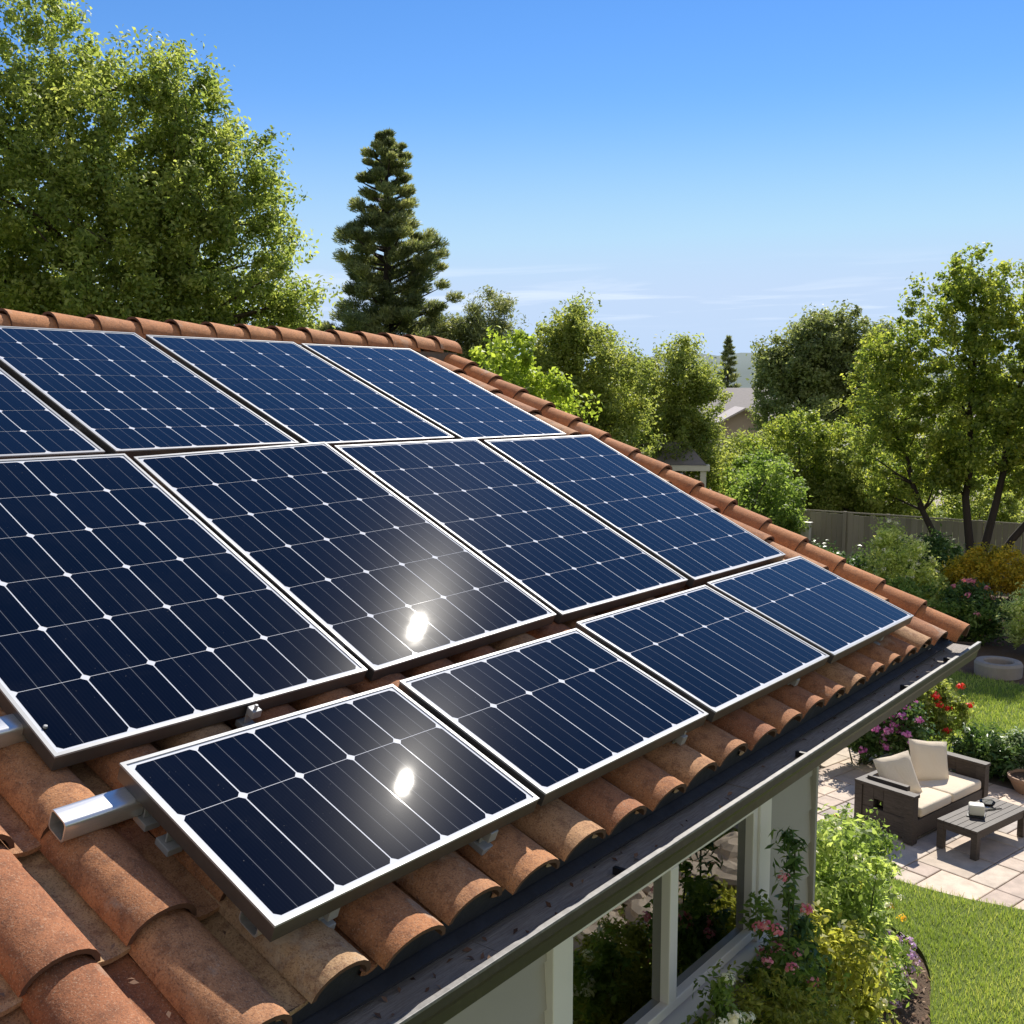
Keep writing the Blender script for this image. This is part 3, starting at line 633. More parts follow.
panel('solar_panel', 'nearest short solar panel of the lowest row, with a sun glint and a protruding rail', .098, 1.055, -.320, .31, 5, R3, T3, PV, 0, R(.5))
panel('solar_panel', 'second short solar panel of the lowest row, beside the one with the glint', 1.085, 2.07, -.319, .31, 5, R3, T3, PV)
panel('solar_panel', 'third short solar panel of the lowest row, before the farthest one', 2.115, 3.18, -.326, .342, 5, R3, T3, PV)
panel('solar_panel', 'farthest short solar panel of the lowest row near the gutter corner', 3.22, 4.30, -.334, .353, 5, R3, T3, PV)
# rails
def rail(label, t0, t1, s, h0, h1, brk, hx=.05):
    p0 = RP(t0, s, (h0 + h1) / 2); r = root('mounting_rail', label, 'mounting rail', p0, group='rails under the solar panels')
    n = 20; W, Hh = .034, (h1 - h0) / 2; prof = []
    for (cx, cy, a0) in ((W - .012, Hh - .012, 0), (-W + .012, Hh - .012, 90), (-W + .012, -Hh + .012, 180), (W - .012, -Hh + .012, 270)):
        for k in range(5): a = R(a0 + 22.5 * k); prof.append((cx + .012 * math.cos(a), cy + .012 * math.sin(a)))
    m = len(prof); V = []; L = t1 - t0
    for y in (0, L):
        for sc in (1, .86): V += [Vector((0, y, 0)) + S * px * sc + N * py * sc for px, py in prof]
    F = []
    for i in range(m):
        j = (i + 1) % m
        F += [(i, j, 2 * m + j, 2 * m + i), (m + i, 3 * m + i, 3 * m + j, m + j), (i, m + i, m + j, j), (2 * m + i, 2 * m + j, 3 * m + j, 3 * m + i)]
    mb = MB().add(V, F); mb.build('tube', 'mill_finish', r, smooth=False).data.set_sharp_from_angle(angle=R(40))
    for (t, sb, drop) in brk:
        q = MB(); base = Matrix(((0, S.x, N.x, 0), (1, 0, 0, 0), (0, S.z, N.z, 0), (0, 0, 0, 1)))
        o = RP(t, sb, 0) - p0; mm = Matrix.Translation(o) @ base
        q.box((-.016, -.022, -.07 - drop), (.016, .006, -.045 - drop * .3), 0, mm).box((-.013, .006, -.105), (.013, .012, -.046), 0, mm).box((-.022, -.02, -.125), (.022, .035, -.105), 0, mm)
        q.tube([mm @ Vector((0, -.01, -.046)), mm @ Vector((0, -.01, -.03))], .006, 8)
        q.build('bracket', 'aluminium', r, bevel=.002)
    return r
rail('bright sawn rail end sticking out left of the lowest panel row', -.085, 4.26, .548, -.106, -.048, [(.135, .40, 0), (.135, .50, 0), (.9, .62, 0), (1.9, .62, 0)])
rail('rail under the front edge of the lowest panel row, its silver feet showing', .12, 4.26, .075, -.095, -.045, [(.30, .01, .012), (.875, .0, .012), (1.93, -.005, .012), (2.90, -.005, .012), (3.95, .0, .012)])
rail('rail end cut by the left picture edge under the large dark panel', -.30, 4.26, .93, -.115, -.055, [(.035, .86, .0), (.6, .72, 0)])
rail('hidden upper rail of the middle panel row', .06, 4.26, 1.98, -.10, -.05, [])
rail('hidden lower rail of the upper panel row', .06, 4.16, 2.72, -.10, -.05, [])
rail('hidden rail just below the ridge under the upper panel row', .06, 4.16, 3.5, -.10, -.05, [])

# ================================================================== TREES
def tree(name, label, cat, base, lobes, n_cl, per, cr, L, W, leaf, barkm='bark', r0=.2, trunks=1, tops=None, nb=40, inner=.5, stretch=1.3, group=None, up=.35, spread=.3):
    r = root(name, label, cat, base, group=group)
    fo, cen = foliage('crown', r, lobes, n_cl, per, cr, L, W, leaf, inner, stretch, up)
    if tops is None: tops = [(lobes[0][0], lobes[0][1], lobes[0][2] + lobes[0][5] * .6)]
    limbs('trunk', r, base, tops, cen, r0, barkm, trunks, nb, spread)
    return r
TG = 'trees behind the house'
tree('broadleaf_tree', 'huge pale green feathery tree filling the upper left sky', 'tree', (-20.6, 12.2, 0),
     [(-20.6, 12.0, 8.4, 2.9, 2.9, 3.6), (-21.8, 9.8, 8.8, 2.6, 2.6, 3.7), (-20.3, 12.8, 10.6, 1.6, 1.6, 1.9), (-19.0, 13.6, 9.4, 1.2, 1.2, 1.3), (-18.7, 14.0, 7.8, 1.6, 1.6, 1.9), (-21.0, 11.6, 11.9, 1.1, 1.1, 1.4), (-22.2, 9.2, 11.9, 1.5, 1.5, 1.5), (-18.6, 14.6, 6.2, 1.4, 1.4, 1.5), (-20.5, 12.4, 5.4, 3.2, 3.2, 2.2), (-19.3, 13.3, 11.2, 1.0, 1.0, 1.0), (-18.8, 14.1, 9.6, 1.3, 1.3, 1.3), (-20.2, 12.6, 7.4, 2.2, 2.2, 2.2), (-18.0, 14.8, 7.4, .9, .9, 1.0)],
     1700, 130, .36, .11, .055, 'leaf_left', r0=.34, trunks=2, tops=[(-20.8, 12.0, 11), (-19.0, 13.6, 8.6)], nb=110, stretch=2.0, inner=.4, group=TG)
# pine
def pine(name, label, base, height, crown0, width, mat, n_br=90, per=420, group=None, nl=.17, seed=2, lean=(0, 0)):
    rr = random.Random(seed); r = root(name, label, 'tree', base, group=group); B = Vector(base)
    tp = MB(); N_ = 12
    axis = [Vector((lean[0] * i / N_, lean[1] * i / N_, height * i / N_)) for i in range(N_ + 1)]
    tp.tube(axis, [.3 * (1 - .93 * i / N_) * height / 12 for i in range(N_ + 1)], 8)
    C = []; D = []; K = []; cl = 0
    for b in range(n_br):
        f = (b + rr.random()) / n_br; z = crown0 + (height - crown0) * f
        prof = (1 - f) ** .66 * (.84 + .16 * math.sin(f * 23 + 1)) + .02
        Lb = width * prof * rr.uniform(.62, 1.0); a = b * 2.399 + rr.uniform(-.4, .4)
        o = Vector((lean[0] * z / height, lean[1] * z / height, z)); d = Vector((math.cos(a), math.sin(a), .35 * f + rr.uniform(-.05, .22)))
        p1 = o + d * Lb * .5; p2 = o + d * Lb + Vector((0, 0, .08 * Lb))
        tp.tube([o, p1, p2], [.05 * height / 12, .03 * height / 12, .008], 5, False)
        m = max(2, int(Lb * 2.7))
        for k in range(m):
            g_ = .38 + .62 * (k + rr.random()) / m; q = o.lerp(p2, g_) + Vector((rr.gauss(0, .2), rr.gauss(0, .2), rr.gauss(.10, .15))) * Lb * .42 * (1.15 - g_ * .4)
            C.append(q); D.append((p2 - o).normalized()); K.append(.43 * (.38 + .62 * (1 - f)) * rr.uniform(.7, 1.35)); cl += 1
    C = np.array(C); D = np.array(D); K = np.array(K); pc = int(per * n_br / len(C)) + 1
    k = np.repeat(np.arange(len(C)), pc); n = len(k); v = unit(rng.normal(size=(n, 3))); v[:, 2] *= .6
    P = C[k] + v * (rng.random(n) ** .5 * K[k])[:, None]; tan = unit(v + D[k] * .6 + np.array([0, 0, .5]))
    nrm = rng.normal(size=(n, 3)); Q = leaf_quads(P, nl, nl * .17, nrm, tan)
    quads('crown', Q, mat, r, None, rng.random(len(C))[k]); tp.build('trunk', 'bark_dark', r, smooth=True); return r
pine('pine_tree', 'dark tall pine standing alone right of the huge pale tree', (-22.6, 22.7, 0), 12.75, 4.0, 3.5, 'needle', 135, 1500, TG, nl=.15, seed=12)
tree('pine_tree', 'lower grey green pine crown leaning out beside the dark pine', 'tree', (-20.6, 23.9, 0), [(-20.9, 23.9, 6.8, 1.2, 1.2, 1.0), (-20.2, 24.5, 6.6, .8, .8, .9), (-20.1, 24.6, 7.7, .45, .45, .6), (-21.5, 23.2, 6.6, 1.1, 1.1, 1.0), (-21.3, 23.4, 5.2, 1.8, 1.8, 1.5)], 260, 240, .42, .13, .03, 'needle', 'bark_dark', .16, nb=16, stretch=1.6, group=TG)
tree('lime_tree', 'small bright lime green tree showing above the gable caps beside the pine', 'tree', (-14.9, 18.8, 0), [(-15.1, 18.7, 5.2, 1.0, 1.0, 1.3), (-14.3, 19.3, 5.0, .9, .9, 1.0), (-14.9, 18.9, 6.2, .5, .5, .45), (-14.9, 18.9, 3.6, 1.3, 1.3, 1.2)], 130, 120, .34, .12, .075, 'leaf_lime', r0=.1, nb=18, group=TG)
tree('broadleaf_tree', 'rounded olive green tree with a notched top in the picture centre', 'tree', (-16.9, 24.7, 0), [(-17.2, 24.5, 5.9, 1.45, 1.45, 1.6), (-16.4, 25.0, 5.5, 1.25, 1.25, 1.6), (-17.8, 24.2, 5.1, 1.2, 1.2, 1.6), (-17.2, 24.6, 7.1, .75, .75, .75), (-16.8, 24.7, 3.4, 2.0, 2.0, 1.9)], 520, 130, .36, .10, .052, 'leaf_mid', r0=.16, nb=40, stretch=1.6, group=TG)
tree('broadleaf_tree', 'loose airy olive tree left of the distant grey roofs', 'tree', (-16.7, 29.5, 0), [(-16.8, 29.6, 5.7, 1.1, 1.1, 1.4), (-16.3, 29.9, 4.8, 1.0, 1.0, 1.2), (-17.6, 29.1, 4.9, 1.2, 1.2, 1.4), (-16.9, 29.4, 3.2, 1.8, 1.8, 1.8)], 420, 130, .36, .11, .05, 'leaf_mid', r0=.13, nb=34, stretch=1.6, group=TG)
tree('green_shrub', 'fresh green bushes right beside the small dark roofed outbuilding', 'shrub', (-14.0, 26.5, 0), [(-12.7, 27.5, 2.1, 1.05, 1.0, 1.5), (-14.0, 29.6, 2.3, 1.1, 1.1, 1.2), (-13.0, 28.2, 2.2, 1.0, .9, 1.4)], 190, 120, .36, .10, .06, 'leaf_green', r0=.07, nb=20, group=TG)
tree('green_shrub', 'yellowish bush mass behind the gable caps left of the outbuilding roof', 'shrub', (-14.9, 24.1, 0), [(-15.9, 23.6, 2.7, 1.1, 1.1, 1.5), (-16.9, 26.3, 3.3, 1.0, 1.0, 1.2)], 200, 120, .34, .10, .055, 'leaf_yellow', r0=.07, nb=18, group=TG)
pine('conifer_tree', 'slim dark conifer on the skyline above the distant grey roofs', (-40.8, 80.2, 0), 9.9, 1.0, 2.0, 'needle', 80, 160, TG, nl=.34, seed=8)
pine('conifer_tree', 'shorter dark conifer tip just right of the slim skyline conifer', (-39.6, 84.0, 0), 8.3, 1.0, 1.7, 'needle', 60, 130, TG, nl=.34, seed=9)
tree('oak_tree', 'broad dark grey green oak rising behind the yellow green bushes', 'tree', (-19, 46.3, 0), [(-19.6, 46, 6.7, 2.0, 2.0, 1.6), (-18.0, 46.8, 7.2, 2.0, 2.0, 1.8), (-17.0, 47.2, 6.2, 1.4, 1.4, 1.8), (-20.5, 45.8, 6.2, 1.2, 1.2, 1.2), (-19.0, 46.4, 4.6, 2.8, 2.8, 2.4), (-18.9, 46.4, 7.9, 1.3, 1.3, 1.0)], 620, 120, .55, .17, .09, 'leaf_oak', 'bark_dark', .28, nb=50, group=TG)
tree('yellow_green_shrub', 'tall yellow green bush rising behind the wooden fence below the grey roofs', 'shrub', (-14, 33, 0), [(-14.2, 33, 3.3, 1.3, 1.2, 1.7), (-13.0, 33.4, 2.9, 1.3, 1.2, 1.6), (-15.4, 32.4, 2.4, 1.2, 1.1, 1.5), (-14.0, 32.8, 1.6, 2.4, 1.4, 1.4)], 380, 120, .36, .11, .06, 'leaf_yellow', r0=.09, nb=40, group=TG)
tree('yellow_green_shrub', 'mid green hedge bush behind the fence under the right tree', 'shrub', (-11, 32.5, 0), [(-11.6, 32.6, 2.9, 1.4, 1.1, 1.5), (-10.6, 33.0, 2.4, 1.2, 1.1, 1.3), (-12.0, 32.4, 1.6, 1.8, 1.1, 1.2)], 230, 120, .36, .11, .06, 'leaf_mid', r0=.08, nb=24, group=TG)
tree('broadleaf_tree', 'multi stemmed yellow green tree standing before the fence at right', 'tree', (-7.4, 28.0, 0),
     [(-8.0, 27.9, 6.6, 1.5, 1.4, 1.8), (-6.6, 28.3, 6.6, 1.5, 1.4, 1.9), (-7.6, 28.0, 8.1, .8, .8, .75), (-9.3, 27.5, 5.2, 1.2, 1.2, 1.3), (-9.6, 27.4, 6.2, .7, .7, .7), (-9.2, 27.6, 3.6, 1.4, 1.2, 1.0), (-8.0, 27.9, 3.4, .9, .9, .6), (-5.6, 28.6, 5.0, 1.6, 1.4, 1.6), (-7.4, 28.0, 4.6, 1.6, 1.5, 1.2), (-6.0, 28.6, 7.4, .9, .9, .9), (-6.5, 28.6, 3.3, 1.0, .9, .6)],
     1000, 72, .25, .105, .06, 'leaf_yellow', 'bark_dark', .13, 4, [(-7.6, 28, 7.9), (-9.6, 27.4, 5.2), (-6.2, 28.3, 7.2), (-4.9, 28.7, 5.2)], nb=90, stretch=1.4, inner=.25, group=TG, spread=.15)
tree('broadleaf_tree', 'low olive tree between the central tree and the airy tree', 'tree', (-15.9, 27.0, 0), [(-17.3, 27.4, 3.2, 1.0, 1.0, 1.3), (-16.3, 25.6, 2.0, .9, .9, 1.0), (-17.4, 27.6, 4.5, 1.0, 1.0, 1.1)], 210, 120, .34, .10, .05, 'leaf_yellow', r0=.09, nb=20, group=TG)
tree('yellow_green_shrub', 'leafy bush between the outbuilding post and the tall yellow green bush', 'shrub', (-15.0, 34.4, 0), [(-15.2, 34.4, 2.8, 1.4, 1.2, 1.3), (-14.4, 31.8, 2.2, 1.0, .9, 1.1), (-16.6, 34.0, 2.6, 1.2, 1.2, 1.3)], 300, 110, .34, .11, .06, 'leaf_mid', r0=.08, nb=20, group=TG)
tree('green_shrub', 'round bush beyond the fence seen between the stems of the right tree', 'shrub', (-9.3, 36, 0), [(-9.3, 36, 1.6, 1.3, 1.0, 1.1), (-8.0, 38, 1.4, 1.0, .9, .9)], 150, 100, .34, .11, .06, 'leaf_mid', r0=.06, nb=12, group=TG)
tree('green_shrub', 'pair of far hedge bushes across the street behind the right tree', 'shrub', (-13.5, 64, 0), [(-14.5, 64, 1.5, 2.4, 1.2, 1.5), (-10.5, 65, 1.7, 2.0, 1.2, 1.7)], 150, 100, .5, .2, .11, 'leaf_mid', r0=.06, nb=8, group=TG)
# trees further back
rr = random.Random(21)
for k, (x, y, h, w, lm, lb) in enumerate([(-30.5, 50, 5.8, 3.0, 'leaf_mid', 'round green tree left of the distant grey roofs, half hidden'), (-24.5, 60, 5.2, 2.6, 'leaf_mid', 'round green tree right of the distant grey roofs, behind the oak'), (-12.5, 50, 6.2, 2.8, 'leaf_oak', 'dark round tree far behind the multi stemmed tree'),
        (-29, 36, 6.4, 2.8, 'leaf_mid', 'tree far behind the central olive tree, showing in its gaps'), (-33, 40, 6.2, 3.0, 'leaf_oak', 'far dark tree showing between the pine and the central tree'), (-9, 66, 6.2, 3.0, 'leaf_mid', 'far tree rising behind the tan neighbour house'), (-29, 22, 6.6, 2.6, 'leaf_oak', 'dark tree filling the gap between the huge tree and the pine')]):
    tree('broadleaf_tree', lb, 'tree', (x, y, 0), [(x, y, h * .62, w, w, h * .36), (x + .5, y, h * .74, w * .6, w * .6, h * .24), (x - .7, y + .4, h * .5, w * .8, w * .8, h * .3)], 150, 110, .62, .2, .11, lm, 'bark_dark', .2, nb=16, group=TG)
# far wood closing the horizon
n = 900; a = R(1) * rng.uniform(-12, 72, n); D = rng.uniform(120, 330, n); hz = rng.uniform(1, 1, n) * (4.0 + 2.2 * np.sin(a * 23) + rng.random(n) * 2.6)
cen = np.stack([-np.sin(a) * D, np.cos(a) * D, hz * .5], 1); k = np.repeat(np.arange(n), 60); v = unit(rng.normal(size=(len(k), 3)))
P = cen[k] + v * np.stack([np.full(len(k), 5.0), np.full(len(k), 5.0), hz[k] * .5], 1) * (rng.random(len(k)) ** .3)[:, None]
meta(quads('distant_wood', leaf_quads(P, 1.5, 1.0, v + rng.normal(size=P.shape) * .5 + [0, 0, .4]), 'leaf_oak', None, None, rng.random(n)[k]), 'dark belt of distant trees along the horizon', None, None, 'stuff')

# ================================================================== FENCE, NEIGHBOURS
fe = root('wooden_fence', 'weathered grey board fence closing off the back garden', 'fence', (-20, 28.4, 0))
fp = [(-20, 28.2), (-16.5, 28.9), (-13.6, 29.3), (-10, 29.5), (-6.5, 29.6), (-2, 29.8), (3, 30), (9, 30.2)]
rr = random.Random(4); bo = MB(); po = []; ra = MB()
for i in range(len(fp) - 1):
    a = Vector((*fp[i], 0)); b_ = Vector((*fp[i + 1], 0)); L = (b_ - a).length; d = (b_ - a) / L; nn = Vector((-d.y, d.x, 0)); x = 0
    while x < L:
        wv = .155; top = 1.93 + .03 * math.sin((a.x + x) * .8) + rr.uniform(-.02, .02); p = a + d * x + nn * rr.uniform(-.006, .006); q = a + d * min(x + wv - .008, L)
        fw = fe.location
        bo.box((0, 0, .03), ((q - p).length, .018, top), 0, Matrix.Translation(p - fw) @ Matrix.Rotation(math.atan2(d.y, d.x), 4, 'Z')); x += wv
    m4 = Matrix.Translation(a - fe.location) @ Matrix.Rotation(math.atan2(d.y, d.x), 4, 'Z')
    ra.box((0, -.004, 1.945), (L, .024, 1.985), 0, m4); 
    x = 0
    while x < L:
        pm = MB().box((-.05, -.07, 0), (.05, -.002, 2.0), 0, m4 @ Matrix.Translation((x, 0, 0))); po.append(pm); x += 2.4
bo.build('boards', 'fence_wood', fe); ra.build('top_rail', 'fence_wood', fe)
for q in po: q.build('post', 'fence_wood', fe)
bx = root('meter_box', 'small pale box fixed to the grey fence just past the roof edge', 'box', (-12.2, 28.9, 1.15))
MB().box((-.2, -.09, 0), (.2, .07, .5)).build('case', 'trim_white', bx, bevel=.01); MB().box((-.24, -.13, .5), (.24, .08, .53)).build('lid', 'trim_white', bx, bevel=.005)
# outbuilding: hipped dark roof, pale fascia and post
ob = root('outbuilding', 'small garden building with dark shingle roof and pale corner post', 'outbuilding', (-16.0, 28.0, 0), R(30))
mb = MB(); mb.box((-2.6, 0, 0), (-.1, .08, 3.0)).box((-2.6, 2.2, 0), (-.1, 2.28, 3.0)).box((-2.7, 0, 0), (-2.6, 2.28, 3.0)); mb.build('wall', 'trim_white', ob)
MB().box((-2.5, .1, 0), (.9, 2.15, .1)).build('floor_slab', 'concrete', ob)
MB().box((-.1, .3, .1), (-.06, 2.1, 3.0)).build('inner_wall', 'glass_dark', ob)
for x, y in ((.92, -.02), (.92, 2.15)): MB().box((x - .1, y - .05, 0), (x + .08, y + .13, 3.02)).build('post', 'trim_white', ob, bevel=.01)
MB().box((-2.8, -.12, 3.02), (1.1, 2.4, 3.2)).build('fascia', 'trim_white', ob, bevel=.01)
MB().add([(-2.8, -.15, 3.21), (1.0, -.15, 3.21), (1.0, 2.42, 3.21), (-2.8, 2.42, 3.21), (-2.2, .7, 3.84), (.42, .7, 3.84), (.42, 1.5, 3.84), (-2.2, 1.5, 3.84)], [(0, 1, 5, 4), (1, 2, 6, 5), (2, 3, 7, 6), (3, 0, 4, 7), (4, 5, 6, 7)]).build('roof', 'slate_roof', ob)
def gable_house(name, label, loc, rot, W, D, eave, ridge, roofm, wallm, over=.5):
    r = root(name, label, 'house', loc, rot, group='neighbour houses'); mb = MB()
    mb.add([(-W, -D, 0), (W, -D, 0), (W, D, 0), (-W, D, 0), (-W, -D, eave), (W, -D, eave), (W, D, eave), (-W, D, eave), (-W, 0, ridge - .12), (W, 0, ridge - .12)], [(0, 1, 5, 4), (2, 3, 7, 6), (1, 2, 6, 9, 5), (3, 0, 4, 8, 7)]); mb.build('wall', wallm, r)
    mb = MB(); sl = (ridge - eave) / D
    for sg in (1, -1):
        y = (D + over) * sg; z = ridge - sl * (D + over)
        mb.add([(-W - over, 0, ridge), (W + over, 0, ridge), (W + over, y, z), (-W - over, y, z), (-W - over, 0, ridge - .12), (W + over, 0, ridge - .12), (W + over, y, z - .12), (-W - over, y, z - .12)], [(0, 1, 2, 3), (7, 6, 5, 4), (1, 5, 6, 2), (0, 3, 7, 4), (3, 2, 6, 7)])
    mb.build('roof', roofm, r)
    for x in (-W * .5, W * .5):
        f = MB().box((x - .8, -D - .05, .9), (x + .8, -D + .02, 2.2)).build('window', 'trim_white', r); MB().box((x - .7, -D - .06, 1.0), (x + .7, -D - .052, 2.1)).build('pane', 'glass_dark', f)
    return r
gable_house('neighbour_house', 'farther grey roofed house seen as a long flat ridge among treetops', (-33.6, 69.5, 0), R(24), 4.2, 5.0, 3.6, 5.75, 'slate_roof', 'tan_wall')
gable_house('neighbour_house', 'nearer and lower grey roofed house glimpsed above the bushes', (-30.9, 62.5, 0), R(121), 3.6, 3.6, 2.5, 4.5, 'asphalt_roof', 'tan_wall')
gable_house('neighbour_house', 'tan house glimpsed under the right tree beyond the fence', (-14.0, 70, 0), R(12), 7, 4, 2.9, 4.3, 'asphalt_roof', 'tan_wall')

# ================================================================== FURNITURE
def local(loc, a): return Matrix.Translation(loc) @ Matrix.Rotation(a, 4, 'Z')
SA = R(-12.1) # sofa axis
def seat(name, label, cat, loc, rot, L, D=.78, two=True):
    """x runs back from the front edge to the rear (local -x is front), y along the length"""
    r = root(name, label, cat, loc, rot)
    def arm(y0, y1):
        mb = MB()
        mb.box((0, y0, 0), (-.12, y1, .56)).box((-D + .10, y0, 0), (-D, y1, .56)).box((-D, y0 - .01, .562), (.012, y1 + .01, .60))
        mb.box((-D + .102, y0 + .015, .06), (-.122, y1 - .015, .30)).box((-.40, y0 + .015, .302), (-.122, y1 - .015, .56)).box((-D + .102, y0 + .015, .302), (-.53, y1 - .015, .56)).box((-.528, y0 + .015, .42), (-.402, y1 - .015, .56))
        mb.build('arm', 'dark_wood', r, bevel=.005)
    arm(.01, .12); arm(L - .12, L - .01)
    MB().box((-D + .09, .135, .575), (-.16, .205, .64)).box((-D + .09, .135, .30), (-.16, .17, .574)).build('arm_rest', 'dark_wood', r, bevel=.005)
    mb = MB().box((-.09, .122, .06), (-.02, L - .122, .27)).box((-D + .02, .122, .06), (-.092, L - .122, .24)); mb.build('base', 'dark_wood', r, bevel=.005)
    MB().box((-D, .122, .2), (-D + .07, L - .122, .60)).build('backrest', 'dark_wood', r, bevel=.005)
    n = 2 if two else 1; w = (L - .13 - .23) / n
    for k in range(n):
        y0 = .21 + k * w
        c = MB().box((-D + .08, y0 + .005, .275), (-.015, y0 + w - .005, .40)).build('seat_cushion', 'fabric', r, bevel=.035, seg=4, smooth=True)
    return r
seat('garden_sofa', 'dark wood two seat garden sofa with cream seat cushions on the patio', 'sofa', (-3.76, 12.32, .024), SA, 1.84)
def pillow(label, loc, a, lean, roll, w=.50):
    o_r = root('pillow', label, 'pillow', loc, a, group='cream pillows on the garden sofa'); o_r.rotation_euler = (roll, lean, a)
    n = 14; V = []; F = []
    for sgn in (1, -1):
        for i in range(n + 1):
            for j in range(n + 1):
                u, v = i / n * 2 - 1, j / n * 2 - 1
                pinch = 1 - .07 * (1 - abs(u * v)) * (abs(u) ** 6 + abs(v) ** 6) * .9
                th = .075 * ((1 - u ** 4) * (1 - v ** 4)) ** .55 + .004 * math.sin(u * 7 + v * 3) * (1 - u * u) * (1 - v * v)
                V.append((sgn * th, u * w / 2 * pinch, v * w / 2 * pinch))
    m = n + 1
    for q in range(2):
        for i in range(n):
            for j in range(n):
                a_ = q * m * m + i * m + j; f = (a_, a_ + m, a_ + m + 1, a_ + 1); F.append(f if q == 0 else f[::-1])
    o = MB().add(V, F).build('cover', 'fabric', o_r, smooth=True)
def sofa_pt(x, y, z): q = Matrix.Rotation(SA, 4, 'Z') @ Vector((x, y, z)); return (-3.76 + q.x, 12.32 + q.y, .024 + z)
pillow('left cream pillow leaning towards the double arm of the garden sofa', sofa_pt(-.50, .50, .60), SA - R(26), R(-26), R(8), .52)
pillow('right cream pillow upright in the middle of the garden sofa', sofa_pt(-.52, 1.28, .60), SA - R(28), R(-24), R(-8), .54)
seat('garden_armchair', 'dark wood garden armchair outside the right picture edge, its shadow on the patio', 'armchair', (-1.75, 13.9, .024), R(172), .95, two=False)
# coffee table
ct = root('coffee_table', 'low dark slatted wood coffee table in front of the sofa', 'table', (-3.05, 12.36, .024), R(-14.5))
ct.rotation_euler = (0, 0, R(-14))
L, W = 1.15, .50
mb = MB()
for k in range(6): mb.box((-W + k * W / 6 + .002, 0, .315), (-W + (k + 1) * W / 6 - .003, L, .345))
mb.build('tabletop', 'dark_wood', ct, bevel=.002)
MB().box((-W + .012, .012, .245), (-.012, .035, .314)).box((-W + .012, L - .035, .245), (-.012, L - .012, .314)).box((-.035, .036, .245), (-.012, L - .036, .314)).box((-W + .012, .036, .245), (-W + .035, L - .036, .314)).build('apron', 'dark_wood', ct)
for x in (-.08, -W + .005):
    for y in (.004, L - .084): MB().box((x, y, 0), (x + .075, y + .08, .313)).build('leg', 'dark_wood', ct, bevel=.004)
def ctp(x, y): q = Matrix.Rotation(R(-14), 4, 'Z') @ Vector((x, y, 0)); return (-3.05 + q.x, 12.36 + q.y, .370)
tr = root('tray', 'small black tray under the white candle on the coffee table', 'tray', ctp(-.27, .46), R(10)); MB().box((-.10, -.10, 0), (.10, .10, .012)).build('plate', 'black', tr, bevel=.004)
p = ctp(-.27, .46); ca = root('candle', 'squat white square candle standing on the coffee table', 'candle', (p[0], p[1], .383), R(20)); MB().box((-.085, -.07, 0), (.085, .07, .125)).build('wax_block', 'wax', ca, bevel=.02, seg=3, smooth=True)
MB().tube([(0, 0, .125), (.003, 0, .14)], .003, 6).build('wick', 'black', ca)
gb = root('glass_dish', 'clear glass dish behind the candle on the coffee table', 'dish', ctp(-.33, .82)); MB().lathe([(0, .004), (.06, .004), (.085, .045), (.09, .06), (.084, .06), (.078, .045), (.055, .012), (0, .012)]).build('bowl', 'clear_glass', gb, smooth=True)
tg = root('tongs', 'pair of grey metal tongs lying across the coffee table near the dish', 'tongs', ctp(-.24, .76), R(55)); MB().box((-.13, -.012, .002), (.13, -.004, .012)).box((-.13, .006, .002), (.13, .014, .012)).box((.12, -.012, .002), (.135, .014, .012)).build('arms', 'gutter_metal', tg, bevel=.002)
# fire ring
fr_ = root('fire_pit_ring', 'low round concrete ring with a dark hollow at the lawn edge', 'fire pit', (-5.02, 21.25, 0))
MB().lathe([(.42, 0), (.43, .22), (.40, .27), (.28, .27), (.26, .24), (.26, .05)], 32).build('ring', 'concrete', fr_, smooth=False); MB().lathe([(.26, .06), (0, .07)], 24).build('ash_bed', 'soil', fr_)
# pots
def pot(label, loc, r, h, mat='clay', soil=True):
    o = root('plant_pot', label, 'plant pot', loc); MB().lathe([(r * .62, 0), (r * .92, h * .72), (r, h * .8), (r, h), (r * .9, h), (r * .86, h * .82)], 24).build('bowl', mat, o, smooth=False); MB().lathe([(r * .9, h * .86), (0, h * .88)], 16).build('soil', 'soil', o); return o
pot('wide clay bowl on the patio in front of the silvery plant', (-3.10, 15.05, .024), .27, .22)
pot('small clay pot behind the sofa end beside the wide bowl', (-3.75, 14.75, .024), .17, .26)

